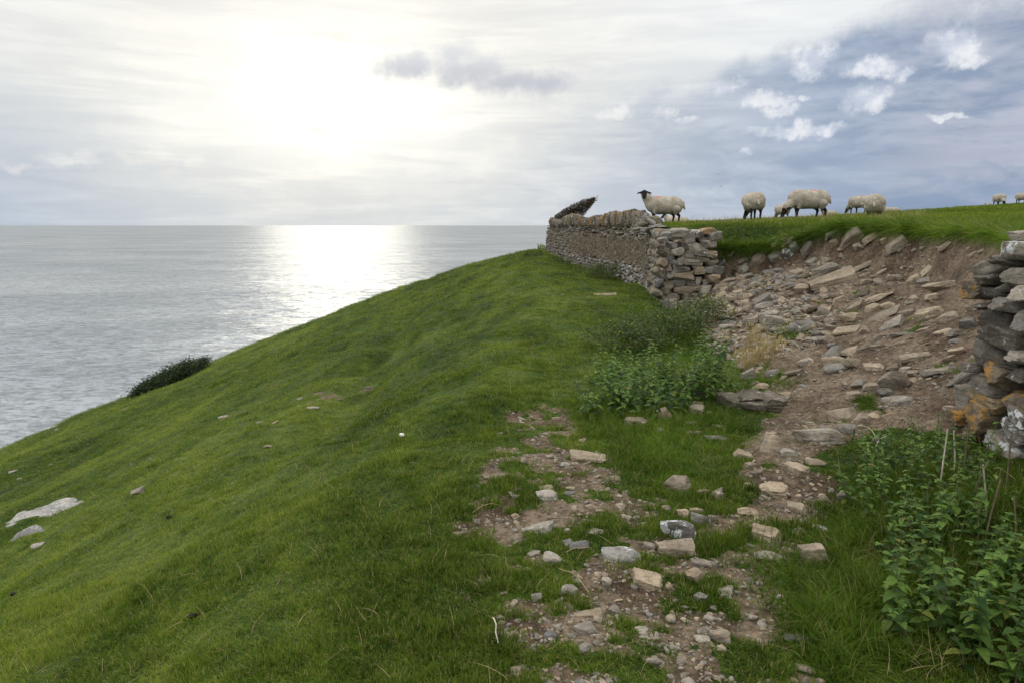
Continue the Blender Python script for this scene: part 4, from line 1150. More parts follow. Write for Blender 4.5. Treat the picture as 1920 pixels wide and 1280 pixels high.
# capping boulders where wall steps up behind the end
for a_, b_, c_, d_, tn, tl, yy in ((1040, 330, 70, 60, 'b', 0, 18.2), (1000, 368, 100, 40, 'w', 0, 17.9), (1085, 355, 90, 50, 'g', -20, 17.9), (1110, 395, 130, 50, 'b', 25, 17.0), (960, 405, 90, 30, 'b', 0, 17.4),
                                  (1030, 415, 70, 36, 'g', 0, 17.2), (1020, 450, 90, 24, 'l', 0, 17.1), (960, 385, 80, 26, 'g', 0, 17.9)):
    dd = pixdir(980 + a_ / 4.571, 340 + b_ / 4.571); t = yy / dd[1]; k_ = 1280 / yy * 4.571
    ends.append((tn, (dd[0] * t + 0.05, yy, EYE + dd[2] * t), (c_ / k_ * 1.08, 0.4, d_ / k_ * 1.1), (0, R(-tl), random.uniform(-.3, .3))))


def area_px(s):
    if s[1][1] > 17.4 and s[2][2] > s[2][0]: return 0
    c, dm = s[1], s[2]
    return dm[0] * dm[2] / (c[0] ** 2 + c[1] ** 2)


specs.sort(key=area_px, reverse=True)
n_ind = 300 - len(ends) - 4
for s in ends + specs[:n_ind]:
    c = Vector(s[1]) - base
    stone_obj(wl, s[0], c, s[2], s[3], 'wall' if s[1][1] < 14.5 else 'small')
joined('stone_face', wl, [(a, tuple(Vector(b) - base), c, d) for a, b, c, d in specs[n_ind:]])
core = MB()
ys = list(np.linspace(13.25, 36.5, 40))
for y0, y1 in zip(ys[:-1], ys[1:]):
    q = []
    for yy in (y0, y1):
        x = float(wall_x(yy)); tz = wtop(yy) - 0.12
        q.append([(x + 0.07, yy, -0.4), (x + 0.55, yy, -0.4), (x + 0.50, yy, tz), (x + 0.20, yy, tz)])
    V = [tuple(Vector(p) - base) for p in q[0] + q[1]]
    F = [(0, 4, 7, 3), (3, 7, 6, 2), (2, 6, 5, 1)]
    if y0 == ys[0]: F.append((0, 3, 2, 1))
    if y1 == ys[-1]: F.append((4, 5, 6, 7))
    core.add(V, F)
V = [tuple(Vector(p) - base) for p in [(3.06, 13.25, -.3), (3.62, 13.25, -.3), (3.75, 13.25, 1.36), (3.10, 13.25, 1.36), (3.06, 14.0, -.3), (3.62, 14.0, -.3), (3.75, 14.0, 1.36), (3.10, 14.0, 1.36)]]
core.add(V, [(0, 1, 2, 3), (3, 2, 6, 7), (1, 5, 6, 2), (0, 3, 7, 4)])
link('wall_core', core.mesh('wall_core', [M_CORE]), wl)

# --- upright coping wall on top, orange with lichen
wc = link('stone_wall', None, None, (3.5, 19, 1.6))
tag(wc, 'ridge of upright brown coping stones with orange lichen crowning the long wall', 'stone wall')
cb = Vector(wc.location)
prof = [(205, 320), (230, 312), (290, 322), (335, 345), (360, 300), (400, 285), (440, 283), (490, 300), (540, 312), (580, 305), (620, 295), (680, 290), (720, 272), (780, 256), (860, 262), (920, 250), (960, 247), (1000, 262), (1030, 285), (1052, 300)]
cop = []
for row, (dx_, k2) in enumerate(((0.22, 1.0), (0.42, 0.96))):
    y = 18.3
    while y < 35.6:
        th = random.uniform(0.07, 0.15)
        x = float(wall_x(y)) + dx_
        X = (960 + 1280 * x / y - 980) * 4.571
        if X < 205: break
        vt = 340 + np.interp(X, [p[0] for p in prof], [p[1] for p in prof]) / 4.571
        zt = EYE + (422 - vt) / 1280 * y + random.uniform(-.05, .03)
        zt *= 1.0
        zb = 1.55
        hh = max(0.12, (zt - zb) * k2)
        cop.append((random.choice('cccow' if y < 30 else 'cgdw'), (x, y, zb + hh / 2 - 0.02), (th * 1.25, random.uniform(.30, .42), hh * 1.1), (random.uniform(-.12, .12), random.uniform(-.22, .22), wtan(y) + random.uniform(-.15, .15))))
        y += th * (0.9 if y < 30 else 1.1)
cop.sort(key=lambda s: s[1][1])
for s in cop[:290]: stone_obj(wc, s[0], Vector(s[1]) - cb, s[2], s[3], 'small')
if len(cop) > 290: joined('stone_face', wc, [(a, tuple(Vector(b) - cb), c, d) for a, b, c, d in cop[290:]])


# ------------------------------------------------------------------ plants
def leaf_mesh(name, mat, L=1.0, wd=0.62, teeth=6, droop=0.35, fold=0.25):
    V = [(0, 0, 0)]; F = []
    mid = []; lf = []; rt = []
    n = teeth
    for i in range(n + 1):
        t = i / n
        w_ = wd / 2 * (math.sin(math.pi * min(1, t * 0.98 + 0.02) ** 0.62)) * (1.0 if i in (0, n) else 1.0)
        z = -droop * t * t + 0.05 * t
        mid.append((t * L, 0, z))
        lf.append((t * L - 0.02, w_, z + fold * w_)); rt.append((t * L - 0.02, -w_, z + fold * w_))
        if i < n:
            t2 = (i + 0.45) / n; w2 = wd / 2 * math.sin(math.pi * min(1, t2) ** 0.62) * 0.80; z2 = -droop * t2 * t2 + 0.05 * t2
            lf.append((t2 * L, w2, z2 + fold * w2)); rt.append((t2 * L, -w2, z2 + fold * w2))
    V = mid + lf + rt
    nm, nl = len(mid), len(lf)
    for i in range(n):
        a, b = i, i + 1
        l0 = nm + 2 * i
        r0 = nm + nl + 2 * i
        F += [(a, b, l0 + 1, l0), (b, l0 + 2, l0 + 1), (b, a, r0, r0 + 1), (b, r0 + 1, r0 + 2)]
    me = mesh_np(name, V, F, [mat], True)
    return me


LEAVES = [leaf_mesh('nettle_leaf', M_NETTLE, 1, random.uniform(.55, .75), 6, random.uniform(.2, .6), random.uniform(.15, .45)) for _ in range(5)]


def herb_stems(seed, n_stem, spread, hgt, lean=0.35):
    rs = random.Random(seed)
    out = []
    for i in range(n_stem):
        a = rs.uniform(0, 2 * math.pi); r_ = spread * math.sqrt(rs.random())
        p = Vector((r_ * math.cos(a), r_ * math.sin(a), 0))
        out.append((p, hgt * rs.uniform(0.40, 1.15), Vector((math.cos(a) * lean * rs.uniform(.2, 1) + rs.uniform(-.15, .15), math.sin(a) * lean * rs.uniform(.2, 1) + rs.uniform(-.15, .15), 0)), rs.uniform(0, 6.28)))
    return out


def nettle(u, v, label, seed, n_stem=9, spread=0.22, hgt=0.5, lsize=0.06, gap=0.045, single=True, name='nettle_plant', mat=None, group=None, xy=None, max_leaf=280):
    g = G(u, v) if xy is None else Vector((xy[0], xy[1], float(H(xy[0], xy[1]))))
    t = link(name, None, None, g)
    tag(t, label, 'plant', group)
    rs = random.Random(seed)
    leaves = []
    for (p, h, ln, ph) in herb_stems(seed, n_stem, spread, hgt):
        gz = float(H(g.x + p.x, g.y + p.y)) - g.z - 0.02
        pts_ = []
        for k in range(6):
            f = k / 5
            pts_.append(p + ln * h * f * f + Vector((0, 0, gz + h * f * (1 - 0.12 * f * (ln.length * 2)))))
        mb = MB(); mb.tube(pts_, [0.0035 - 0.0022 * k / 5 for k in range(6)], 4)
        link('stem', mb.mesh('stem', [M_GSTEM if rs.random() < .7 else M_STEM]), t)
        n = max(3, int(h / gap))
        for k in range(n):
            f = 0.22 + 0.78 * k / (n - 1)
            s = f * 5; i = min(4, int(s)); q = pts_[i].lerp(pts_[i + 1], s - i)
            sz = lsize * (1.15 - 0.55 * f ** 3) * rs.uniform(.75, 1.2)
            for side in (0, 1):
                yaw = ph + k * 1.57 + side * math.pi + rs.uniform(-.35, .35)
                pit = rs.uniform(-0.25, 0.5) - 0.35 * f
                leaves.append((q, sz, yaw, pit, rs.uniform(-.35, .35)))
            if k == n - 1:
                for e in range(4):
                    leaves.append((q, sz * 0.8, ph + e * 1.57 + .5, -0.5, 0))
    rs.shuffle(leaves)
    if single:
        for (q, sz, yaw, pit, roll) in leaves[:max_leaf]:
            link('leaf', rs.choice(LEAVES), t, q, Euler((roll, pit, yaw)), (sz, sz, sz))
        leaves = leaves[max_leaf:]
    if leaves:
        VV, FF, A = [], [], []; n = 0
        for (q, sz, yaw, pit, roll) in leaves:
            me = rs.choice(LEAVES)
            Vv = LEAFV[me.name]
            Mx = np.array(Euler((roll, pit, yaw)).to_matrix())
            VV.append((Vv[0] * sz) @ Mx.T + np.array(q)); FF += [tuple(i + n for i in f) for f in Vv[1]]; n += len(Vv[0]); A.append(np.full(len(Vv[0]), rs.random()))
        me = mesh_np('foliage', np.concatenate(VV), FF, [mat or M_NETTLE], True, None, {'rnd': np.concatenate(A)})
        o = link('foliage', me, t); o['kind'] = 'stuff'
    return t


LEAFV = {}
for me in LEAVES:
    V = np.array([v.co[:] for v in me.vertices]); LEAFV[me.name] = (V, [tuple(p.vertices) for p in me.polygons])

NG = 'nettles crowding the foot of the right wall'
for (u, v, lab, ns, spr, hg, ls, sg) in [
    (1880, 1235, 'tallest nettle clump in the bottom right corner nearest the viewer', 12, .17, .42, .050, True),
    (1760, 1190, 'broad-leaved nettle clump leaning left over long grass at bottom right', 10, .15, .38, .052, True),
    (1900, 1120, 'dense nettle clump at the right edge under the lichened wall', 10, .20, .18, .048, True),
    (1790, 1065, 'nettle clump in front of the wall foot between two taller clumps', 11, .22, .40, .046, True),
    (1700, 985, 'nettle clump at the left tip of the nettle bed, over grass', 10, .20, .32, .044, True),
    (1830, 960, 'leafy nettle clump touching the white-lichened wall stones', 12, .22, .15, .044, True),
    (1735, 895, 'nettle clump rising below the orange wall stones', 14, .24, .30, .043, True),
    (1790, 860, 'uppermost nettle clump tight against the lowest orange stones', 9, .18, .14, .042, True),
    (1690, 870, 'sprawling nettle clump at the upper left end of the bed', 10, .18, .26, .040, True),
    (1850, 1050, 'nettle clump in the middle of the bed with upright dead stalks', 12, .2, .27, .046, True),
    (1660, 930, 'small upper nettle clump beside the dirt track', 8, .18, .30, .042, True)]:
    nettle(u, v, lab, u, int(ns * 1.9), spr * 1.25, hg, ls * 0.98, 0.036, sg, group=NG, max_leaf=280)
for i, (x_, y_, hg) in enumerate(((2.35, 2.5, .36), (2.0, 2.1, .4), (2.6, 3.0, .14))):
    nettle(0, 0, ['nettle clump beside the wall just beyond the right edge', 'nettle clump at the very corner beside the viewer', 'nettle clump hidden against the wall at the right edge'][i], 70 + i, 10, .25, hg, .055, .045, False, group=NG, xy=(x_, y_))
# nettles and shrubs by the rubble, mid distance
NM = 'nettles at the foot of the rubble'
for (u, v, lab, ns, spr, hg, ls) in [
    (1150, 765, 'nettle clump at the left front beside the path top', 16, .30, .34, .060),
    (1225, 770, 'full green nettle clump standing over the pointed stone', 20, .32, .44, .062),
    (1290, 740, 'tall nettle clump rising highest beside the rubble', 18, .28, .58, .060),
    (1180, 720, 'nettle clump on the left half of the middle thicket', 18, .36, .38, .060),
    (1345, 735, 'sparse nettle clump with bare stems right of the thicket', 9, .30, .34, .048)]:
    nettle(u, v, lab, u + 5, int(ns * 1.9), spr * 1.2, hg, ls * 1.0, 0.042, False, group=NM)


def shrub(u, v, label, seed, rx, ry, hgt, n, lsize, mat=M_SHRUB, name='shrub', stems=14, cat='shrub', sink=0.0, xyz=None, shape=None, group=None):
    g = Vector(xyz) if xyz else G(u, v)
    t = link(name, None, None, g)
    tag(t, label, cat, group)
    rs = np.random.RandomState(seed)
    mb = MB()
    for k in range(stems):
        a = rs.uniform(0, 6.28); r_ = rs.uniform(.2, .9)
        e = Vector((rx * r_ * math.cos(a), ry * r_ * math.sin(a), hgt * rs.uniform(.5, .95)))
        b = Vector((e.x * .55, e.y * .55, 0)); b.z = float(H(g.x + b.x, g.y + b.y)) - g.z - .03
        e.z += float(H(g.x + e.x, g.y + e.y)) - g.z
        mid = b.lerp(e, .5) + Vector((rs.uniform(-.1, .1) * rx, rs.uniform(-.1, .1) * ry, 0))
        mb.tube([b, mid, e], [.010 * hgt * 2, .006 * hgt * 2, .002], 4)
    link('branches', mb.mesh('branches', [M_BARK if mat is M_BUSH else M_STEM]), t)
    # clumpy canopy: leaves gathered round twig ends
    K = max(8, n // 28)
    a = rs.uniform(0, 6.28, K); q = np.sqrt(rs.uniform(0, 1, K))
    cx, cy = rx * q * np.cos(a), ry * q * np.sin(a)
    top = hgt * np.sqrt(np.clip(1 - 0.75 * q ** 2, 0, 1)) * rs.uniform(.72, 1.08, K)
    cz = top * rs.uniform(.35, 1.0, K) ** .5
    per = n // K
    sp = min(rx, ry, hgt) * 0.22
    P = np.repeat(np.stack([cx, cy, cz], 1), per, 0) + rs.normal(0, sp, (K * per, 3)) * np.array([1, 1, .7])
    P[:, 2] = np.maximum(P[:, 2], 0.02) + H(g.x + P[:, 0], g.y + P[:, 1]) - g.z
    VV, FF, A = [], [], []; c = 0
    base_l = np.array([(0, 0, 0), (.45, .28, .06), (1, 0, -.12), (.45, -.28, .06)])
    for p in P:
        Mx = np.array(Euler((rs.uniform(-.8, .8), rs.uniform(-.7, .7), rs.uniform(0, 6.28))).to_matrix())
        s_ = lsize * rs.uniform(.6, 1.3)
        VV.append((base_l * s_) @ Mx.T + p); FF.append((c, c + 1, c + 2)); FF.append((c, c + 2, c + 3)); c += 4; A.append(np.full(4, rs.uniform()))
    o = link('foliage', mesh_np('foliage', np.concatenate(VV), np.array(FF), [mat], False, None, {'rnd': np.concatenate(A)}), t)
    o['kind'] = 'stuff'
    return t


SG = 'low shrubs along the wall and rubble'
shrub(1170, 650, 'low dark shrub at the left end of the thicket near the turf', 1, .55, .45, .34, 1900, .045, group=SG)
shrub(1240, 632, 'dense purple-stemmed shrub behind the nettles at the wall end', 2, .62, .45, .42, 2600, .045, group=SG)
shrub(1305, 615, 'shrub against the broken wall end and rubble', 3, .50, .40, .46, 2000, .045, group=SG)
shrub(1133, 522, 'light green bush at the foot of the long wall', 4, .50, .40, .52, 1500, .050, group=SG)
shrub(1105, 515, 'lower brownish bush just left of the light green one at wall foot', 5, .45, .3, .30, 800, .045, group=SG)
shrub(1050, 498, 'small rusty weed patch at the far wall foot', 6, .55, .3, .28, 700, .05, group=SG)
shrub(1003, 480, 'tiny dark weed at the far end of the turf shelf', 7, .5, .3, .22, 400, .05, M_BUSH, group=SG)
shrub(1375, 470, 'rough weeds on the turf shoulder above the wall end', 8, .4, .4, .12, 400, .04, group=SG)
# dark gorse on the skyline of the slope
for (u, v, rx, hg, lab, sd_) in [(290, 732, 1.2, .70, 'lower dark gorse bush on the slope edge against the sea', 31), (326, 717, 1.25, .95, 'middle dark gorse bush on the slope edge against the sea', 32), (360, 703, 0.9, .80, 'upper small dark gorse bush on the slope edge against the sea', 33)]:
    g = G(u, v)
    shrub(u, v, lab, sd_, rx, 1.0, hg, 4200, .13, M_BUSH, 'gorse_bush', 16, 'bush', group='gorse on the slope edge')


# wind-bent thorn tree behind the wall
def thorn():
    y0 = 38.0
    def P(X, Y, dy=0.0):
        d = pixdir(980 + X / 4.571, 340 + Y / 4.571); t = (y0 + dy) / d[1]
        return Vector((d[0] * t, y0 + dy, EYE + d[2] * t))
    b = P(285, 372); b.z = float(H(b.x, b.y)) - .1
    t = link('thorn_tree', None, None, b)
    tag(t, 'dark wind-bent thorn tree leaning right over the far wall', 'tree')
    mb = MB()
    mb.tube([Vector((0, 0, -.3)), P(280, 345) - b, P(330, 310) - b, P(420, 260) - b], [.07, .06, .045, .025], 7)
    link('trunk', mb.mesh('trunk', [M_BARK], True), t)
    mb = MB()
    rs = random.Random(4)
    for k in range(60):
        X0 = rs.uniform(300, 600); tY = np.interp(X0, [270, 380, 500, 600], [300, 228, 172, 148]) + rs.uniform(-2, 40)
        a_ = P(X0, tY, rs.uniform(-.4, .4)); e_ = P(X0 + rs.uniform(20, 42), tY - rs.uniform(6, 26), rs.uniform(-.4, .4))
        mb.tube([a_ - b, a_.lerp(e_, .5) - b + Vector((0, 0, rs.uniform(-.02, .04))), e_ - b], [.022, .016, .008], 3)
    for k in range(46):
        f = rs.random()
        s = P(290, 350).lerp(P(470, 240), f) + Vector((0, rs.uniform(-.2, .2), 0))
        e = P(rs.uniform(380, 612), 0) ; X = rs.uniform(max(330, 330 + f * 200), 615)
        topY = np.interp(X, [270, 380, 500, 600], [300, 228, 172, 148]); botY = np.interp(X, [300, 420, 510, 560, 600, 620], [375, 300, 290, 240, 175, 150])
        e = P(X, rs.uniform(topY, botY - 10), rs.uniform(-.5, .5))
        mb.tube([s - b, s.lerp(e, .5) - b + Vector((0, 0, -.03)), e - b], [.026, .018, .008], 4)
    link('branches', mb.mesh('branches', [M_BARK]), t)
    rn = np.random.RandomState(9)
    VV, FF, A = [], [], []; c = 0
    while c < 4 * 9000:
        X = rn.uniform(265, 610)
        topY = np.interp(X, [265, 380, 500, 600], [305, 230, 174, 152]); botY = np.interp(X, [265, 300, 420, 510, 545, 580, 610], [380, 390, 345, 305, 262, 215, 172])
        f = rn.uniform()
        Yv = topY + (botY - topY) * f + rn.normal(0, 6)
        if f > .9 and fbm(X / 30.0, Yv / 22.0, 0, 5, 2) > 0.25: continue
        if rn.uniform() < .30:
            q_ = rn.exponential(9); X += q_ * .9; Yv -= q_ * .55
        p = np.array((P(X, Yv, rn.normal(0, .28)) - b)[:])
        Mx = np.array(Euler((rn.uniform(-1, 1), -0.5 + rn.uniform(-.5, .5), rn.uniform(-.8, .8))).to_matrix())
        s_ = rn.uniform(.05, .12)
        VV.append((np.array([(0, 0, 0), (.5, .16, 0), (1, 0, 0), (.5, -.16, .05)]) * s_) @ Mx.T + p)
        FF += [(c, c + 1, c + 2), (c, c + 2, c + 3)]; c += 4; A.append(np.full(4, rn.uniform()))
    o = link('crown', mesh_np('crown', np.concatenate(VV), np.array(FF), [M_TWIG], False, None, {'rnd': np.concatenate(A)}), t)


thorn()


# ------------------------------------------------------------------ sheep
def mat_fleece():
    mt, k, out = new_mat('sheep_fleece')
    cd = k.node('ShaderNodeAttribute', attribute_name='dark').outputs['Fac']
    pk = k.node('ShaderNodeAttribute', attribute_name='mark').outputs['Fac']
    P = k.node('ShaderNodeTexCoord').outputs['Object']
    n = k.noise(P, 26.0, 4, 0.65); n2 = k.noise(P, 6.0, 3, 0.6)
    wool = k.mix(k.rng(n2, 0.3, 0.7), (0.37, 0.32, 0.25), (0.54, 0.49, 0.40))
    wool = k.mix(k.rng(k.noise(P, 3.0, 4, 0.7, 0.5), 0.42, 0.70, 0.0, 0.6), wool, (0.26, 0.20, 0.13))
    wool = k.mix(k.rng(n, 0.25, 0.6), k.mix(1.0, wool, (0.66, 0.62, 0.58), 'MULTIPLY'), wool)
    wool = k.mix(k.rng(k.math('ADD', pk, k.math('MULTIPLY', k.math('SUBTRACT', n, 0.5), 0.5)), 0.35, 0.7), wool, (0.62, 0.13, 0.10))
    c = k.mix(k.rng(cd, 0.4, 0.6), wool, (0.022, 0.018, 0.017))
    k.l.new(principled(k, c, 0.95, k.bump(n, 0.45, 0.02), 0.1), out.inputs[0])
    return mt


M_SHEEP = mat_fleece()
M_EYE = mat_simple('sheep_eye', (0.10, 0.06, 0.02), 0.25, 0.1, 20, 0)


def sheep_mesh(name, pose='stand', head_yaw=0.0, wid=1.0, voxel=0.017, step=0.0, seed=1, lying=False):
    """prims: (p0, r0, p1, r1, squash_y, dark)"""
    C = []
    def cap(p0, r0, p1, r1, dark=0, sy=1.0): C.append((np.array(p0, float), r0, np.array(p1, float), r1, dark, sy))
    lift = -0.34 if lying else 0.0
    cap((-.34, 0, .545 + lift), .225, (.30, 0, .54 + lift), .235, 0, wid)
    cap((-.15, 0, .50 + lift), .235, (.15, 0, .49 + lift), .235, 0, wid)
    cap((-.42, 0, .52 + lift), .17, (-.38, 0, .44 + lift), .17, 0, wid)
    cap((.34, 0, .50 + lift), .18, (.40, 0, .56 + lift), .16, 0, wid)
    if pose == 'stand':
        cap((.36, 0, .60 + lift), .165, (.53, 0, .76 + lift), .120)
        cap((.46, 0, .60 + lift), .12, (.57, 0, .78 + lift), .10)
        hb = np.array((.58, 0, .86 + lift)); cy, sy_ = math.cos(head_yaw), math.sin(head_yaw)
        def hp(f, l, z): return hb + np.array((f * cy - l * sy_, f * sy_ + l * cy, z))
        cap(hp(-.03, 0, -.03), .105, hp(0.01, 0, 0), .085, 0)
        cap(hp(.03, 0, .01), .080, hp(.17, 0, -.12), .047, 1)
        cap(hp(.02, .06, .03), .032, hp(.02, .19, -.005), .022, 1); cap(hp(.02, -.06, .03), .032, hp(.02, -.19, -.005), .022, 1)
        eyes = [hp(.085, .062, -.01), hp(.085, -.062, -.01)]
    else:
        cap((.36, 0, .52), .165, (.56, 0, .32), .115)
        hb = np.array((.60, 0, .27)); cy, sy_ = math.cos(head_yaw), math.sin(head_yaw)
        def hp(f, l, z): return hb + np.array((f * cy - l * sy_, f * sy_ + l * cy, z))
        cap(hp(-.03, 0, .03), .10, hp(0, 0, 0), .085, 0)
        cap(hp(.02, 0, -.02), .078, hp(.10, 0, -.20), .045, 1)
        cap(hp(.00, .06, .0), .030, hp(-.03, .17, .02), .022, 1); cap(hp(.0, -.06, .0), .030, hp(-.03, -.17, .02), .022, 1)
        eyes = [hp(.065, .062, -.06), hp(.065, -.062, -.06)]
    if not lying:
        for sx, sg in ((1, 1), (1, -1), (-1, 1), (-1, -1)):
            st = step * sg * sx
            if sx > 0:
                cap((.27, .12 * sg, .42), .10, (.28 + st * .4, .12 * sg, .31), .058, 0)
                cap((.28 + st * .4, .12 * sg, .33), .050, (.29 + st, .12 * sg, .20), .036, 1)
                cap((.29 + st, .12 * sg, .20), .034, (.29 + st * 1.3, .12 * sg, .03), .030, 1)
            else:
                cap((-.32, .13 * sg, .42), .13, (-.30 + st * .4, .13 * sg, .32), .075, 0)
                cap((-.30 + st * .4, .13 * sg, .33), .060, (-.40 + st, .13 * sg, .22), .038, 1)
                cap((-.40 + st, .13 * sg, .22), .034, (-.37 + st * 1.2, .13 * sg, .03), .030, 1)
    cap((-.57, 0, .60 + lift), .045, (-.63, 0, .42 + lift), .030, 0)
    bm = bmesh.new()
    for p0, r0, p1, r1, dk, sy in C:
        for f in np.linspace(0, 1, 9):
            p = p0 * (1 - f) + p1 * f; r_ = r0 * (1 - f) + r1 * f
            bmesh.ops.create_icosphere(bm, subdivisions=3, radius=r_, matrix=Matrix.Translation(p) @ Matrix.Diagonal((1, sy, 1, 1)))
    me = bpy.data.meshes.new('tmp'); bm.to_mesh(me); bm.free()
    o = bpy.data.objects.new('tmp', me); COL.objects.link(o)
    md = o.modifiers.new('r', 'REMESH'); md.mode = 'VOXEL'; md.voxel_size = voxel
    sm = o.modifiers.new('s', 'SMOOTH'); sm.iterations = 4; sm.factor = 0.6
    dg = bpy.context.evaluated_depsgraph_get(); dg.update()
    ev = o.evaluated_get(dg)
    out = bpy.data.meshes.new_from_object(ev); out.name = name
    COL.objects.unlink(o); bpy.data.objects.remove(o); bpy.data.meshes.remove(me)
    n = len(out.vertices)
    V = np.empty(n * 3, np.float32); out.vertices.foreach_get('co', V); V = V.reshape(-1, 3).astype(float)
    Nn = np.empty(n * 3, np.float32); out.vertices.foreach_get('normal', Nn); Nn = Nn.reshape(-1, 3)
    best = np.full(n, 1e9); dark = np.zeros(n)
    for p0, r0, p1, r1, dk, sy in C:
        e = p1 - p0; t = np.clip(((V - p0) @ e) / max(e @ e, 1e-9), 0, 1)
        d = V - (p0 + t[:, None] * e); d[:, 1] /= sy
        dist = np.linalg.norm(d, axis=1) - (r0 + (r1 - r0) * t)
        mk = dist < best; best = np.where(mk, dist, best); dark = np.where(mk, dk, dark)
    belly = (V[:, 2] < .325 + lift) & (np.abs(V[:, 0]) < .3) & (dark < .5)
    w_ = (1 - dark)
    disp = 0.003 * fbm(V[:, 0] * 22, V[:, 1] * 22, V[:, 2] * 22, seed, 2) + 0.006 * fbm(V[:, 0] * 7, V[:, 1] * 7, V[:, 2] * 7, seed + 3, 2)
    V = V + Nn * (disp * w_)[:, None]
    out.vertices.foreach_set('co', V.astype(np.float32).ravel())
    mark = np.exp(-(((V[:, 0] - .22) / .13) ** 2 + (V[:, 1] / .14) ** 2)) * (V[:, 2] > .60 + lift)
    if pose != 'stand': mark = np.exp(-(((V[:, 0] + .1) / .12) ** 2 + (V[:, 1] / .13) ** 2)) * (V[:, 2] > .60)
    for a, v in (('dark', dark), ('mark', mark)):
        at = out.attributes.new(a, 'FLOAT', 'POINT'); at.data.foreach_set('value', v.astype(np.float32))
    out.materials.clear(); out.materials.append(M_SHEEP)
    out.polygons.foreach_set('use_smooth', np.ones(len(out.polygons), bool))
    out.update()
    return out, eyes


EYE_V, EYE_F = ICO[2]
eye_me = mesh_np('eye', EYE_V * 0.012, EYE_F, [M_EYE], True)
SH = {}
SH['stand'] = sheep_mesh('sheep_standing', 'stand', R(72), 1.0, 0.0145, .035, 1)
SH['graze'] = sheep_mesh('sheep_grazing', 'graze', R(6), 1.0, 0.0145, .045, 2)
SH['graze2'] = sheep_mesh('sheep_grazing_turned', 'graze', R(50), 1.12, 0.016, .03, 3)
SH['lie'] = sheep_mesh('sheep_lying', 'stand', R(20), 1.15, 0.02, 0, 4, True)


def put_sheep(kind, u, y, heading, label, s=1.0, dz=0.0, cat='sheep'):
    d = pixdir(u, 420)
    x = d[0] / d[1] * y
    z = float(H(x, y)) + dz
    me, eyes = SH[kind]; s *= 0.94
    o = link('sheep' if cat == 'sheep' else 'lamb', me, None, (x, y, z + 0.02), Euler((0, 0, R(heading))), (s, s, s))
    tag(o, label, cat, 'sheep grazing in the upper field')
    if kind in ('stand', 'graze') and s > .88 and y < 25:
        for e in eyes: link('eye', eye_me, o, tuple(e))
    return o


put_sheep('stand', 1243, 19.6, 186, 'black-faced sheep standing on the wall top looking at the viewer', 1.04)
put_sheep('lie', 1270, 24.0, 150, 'pale lamb lying in grass behind the black-faced standing sheep', .8, 0, 'lamb')
put_sheep('graze2', 1410, 19.2, 84, 'grazing sheep seen from behind with its dark tail and rump', 1.04)
put_sheep('graze2', 1465, 25.0, 95, 'small lamb half hidden beside the black head of the grazing sheep', .74, 0.12, 'lamb')
put_sheep('graze', 1512, 18.6, 184, 'sheep grazing side-on with its black head down to the left', 1.06)
put_sheep('lie', 1554, 24.5, 200, 'sliver of a lamb lying behind the crest right of the side-on grazer', .6, 0, 'lamb')
put_sheep('graze2', 1609, 24.0, 110, 'smaller sheep behind the crest just left of the red-marked one', .86, 0.0)
put_sheep('graze2', 1638, 18.6, 60, 'plump sheep with a red mark on its back behind the grass crest', 1.04, -.16)
put_sheep('lie', 1668, 28, 170, 'barely visible sheep resting right of the red-marked one', .6)
put_sheep('lie', 1849, 45, 60, 'sheep lying behind the hilltop beside a thin stalk', 1.0, -.25)
put_sheep('graze2', 1868, 43.5, -100, 'far sheep on the hilltop facing the viewer, left of the last one', 1.0)
put_sheep('graze2', 1912, 45.5, -80, 'farthest sheep on the hilltop at the right edge', .95)


# birds
def bird(u, v, y, s, label):
    d = pixdir(u, v); t = y / d[1]
    mb = MB()
    mb.tube([(-.5, 0, 0), (-.2, 0, .03), (.15, 0, .04), (.42, 0, .0), (.55, 0, 0)], [.03, .10, .12, .07, .015], 6)
    for sg in (1, -1):
        mb.add([(.15, .05 * sg, .05), (.22, .5 * sg, .22), (.0, 1.0 * sg, .10), (-.12, .5 * sg, .18), (-.15, .05 * sg, .03),
                (.15, .05 * sg, .03), (.22, .5 * sg, .20), (-.12, .5 * sg, .16)], [(0, 1, 3, 4), (1, 2, 3), (5, 7, 6), (6, 7, 2)])
    o = link('bird', mb.mesh('bird', [M_DUNG]), None, (d[0] * t, y, EYE + d[2] * t), Euler((.2, .1, random.uniform(0, 6))), (s, s, s))
    tag(o, label, 'bird', 'small dark birds over the field')


bird(1347, 328, 60, .14, 'tiny dark bird, topmost of the three over the field')
bird(1344, 341, 60, .09, 'tiny dark bird, middle and smallest of the three over the field')
bird(1352, 350, 60, .13, 'tiny dark bird, lowest of the three over the field')
bird(1445, 387, 60, .12, 'tiny dark bird low between two grazing sheep')


# stalks, sticks
def stick(u0, v0, u1, v1, r_, mat, label, name='stick', up=0.02, cat='stick', kink=0.03):
    a, b = G(u0, v0), G(u1, v1)
    n = 6; P = []
    for i in range(n):
        f = i / (n - 1); p = a.lerp(b, f)
        p.z = float(H(p.x, p.y)) + up * (0.4 + math.sin(f * math.pi)) + r_
        p += Vector((random.uniform(-1, 1), random.uniform(-1, 1), 0)) * kink * (b - a).length
        P.append(p - a)
    mb = MB(); mb.tube(P, [r_ * (1 - .5 * i / n) for i in range(n)], 5)
    tag(link(name, mb.mesh(name, [mat]), None, a), label, cat)


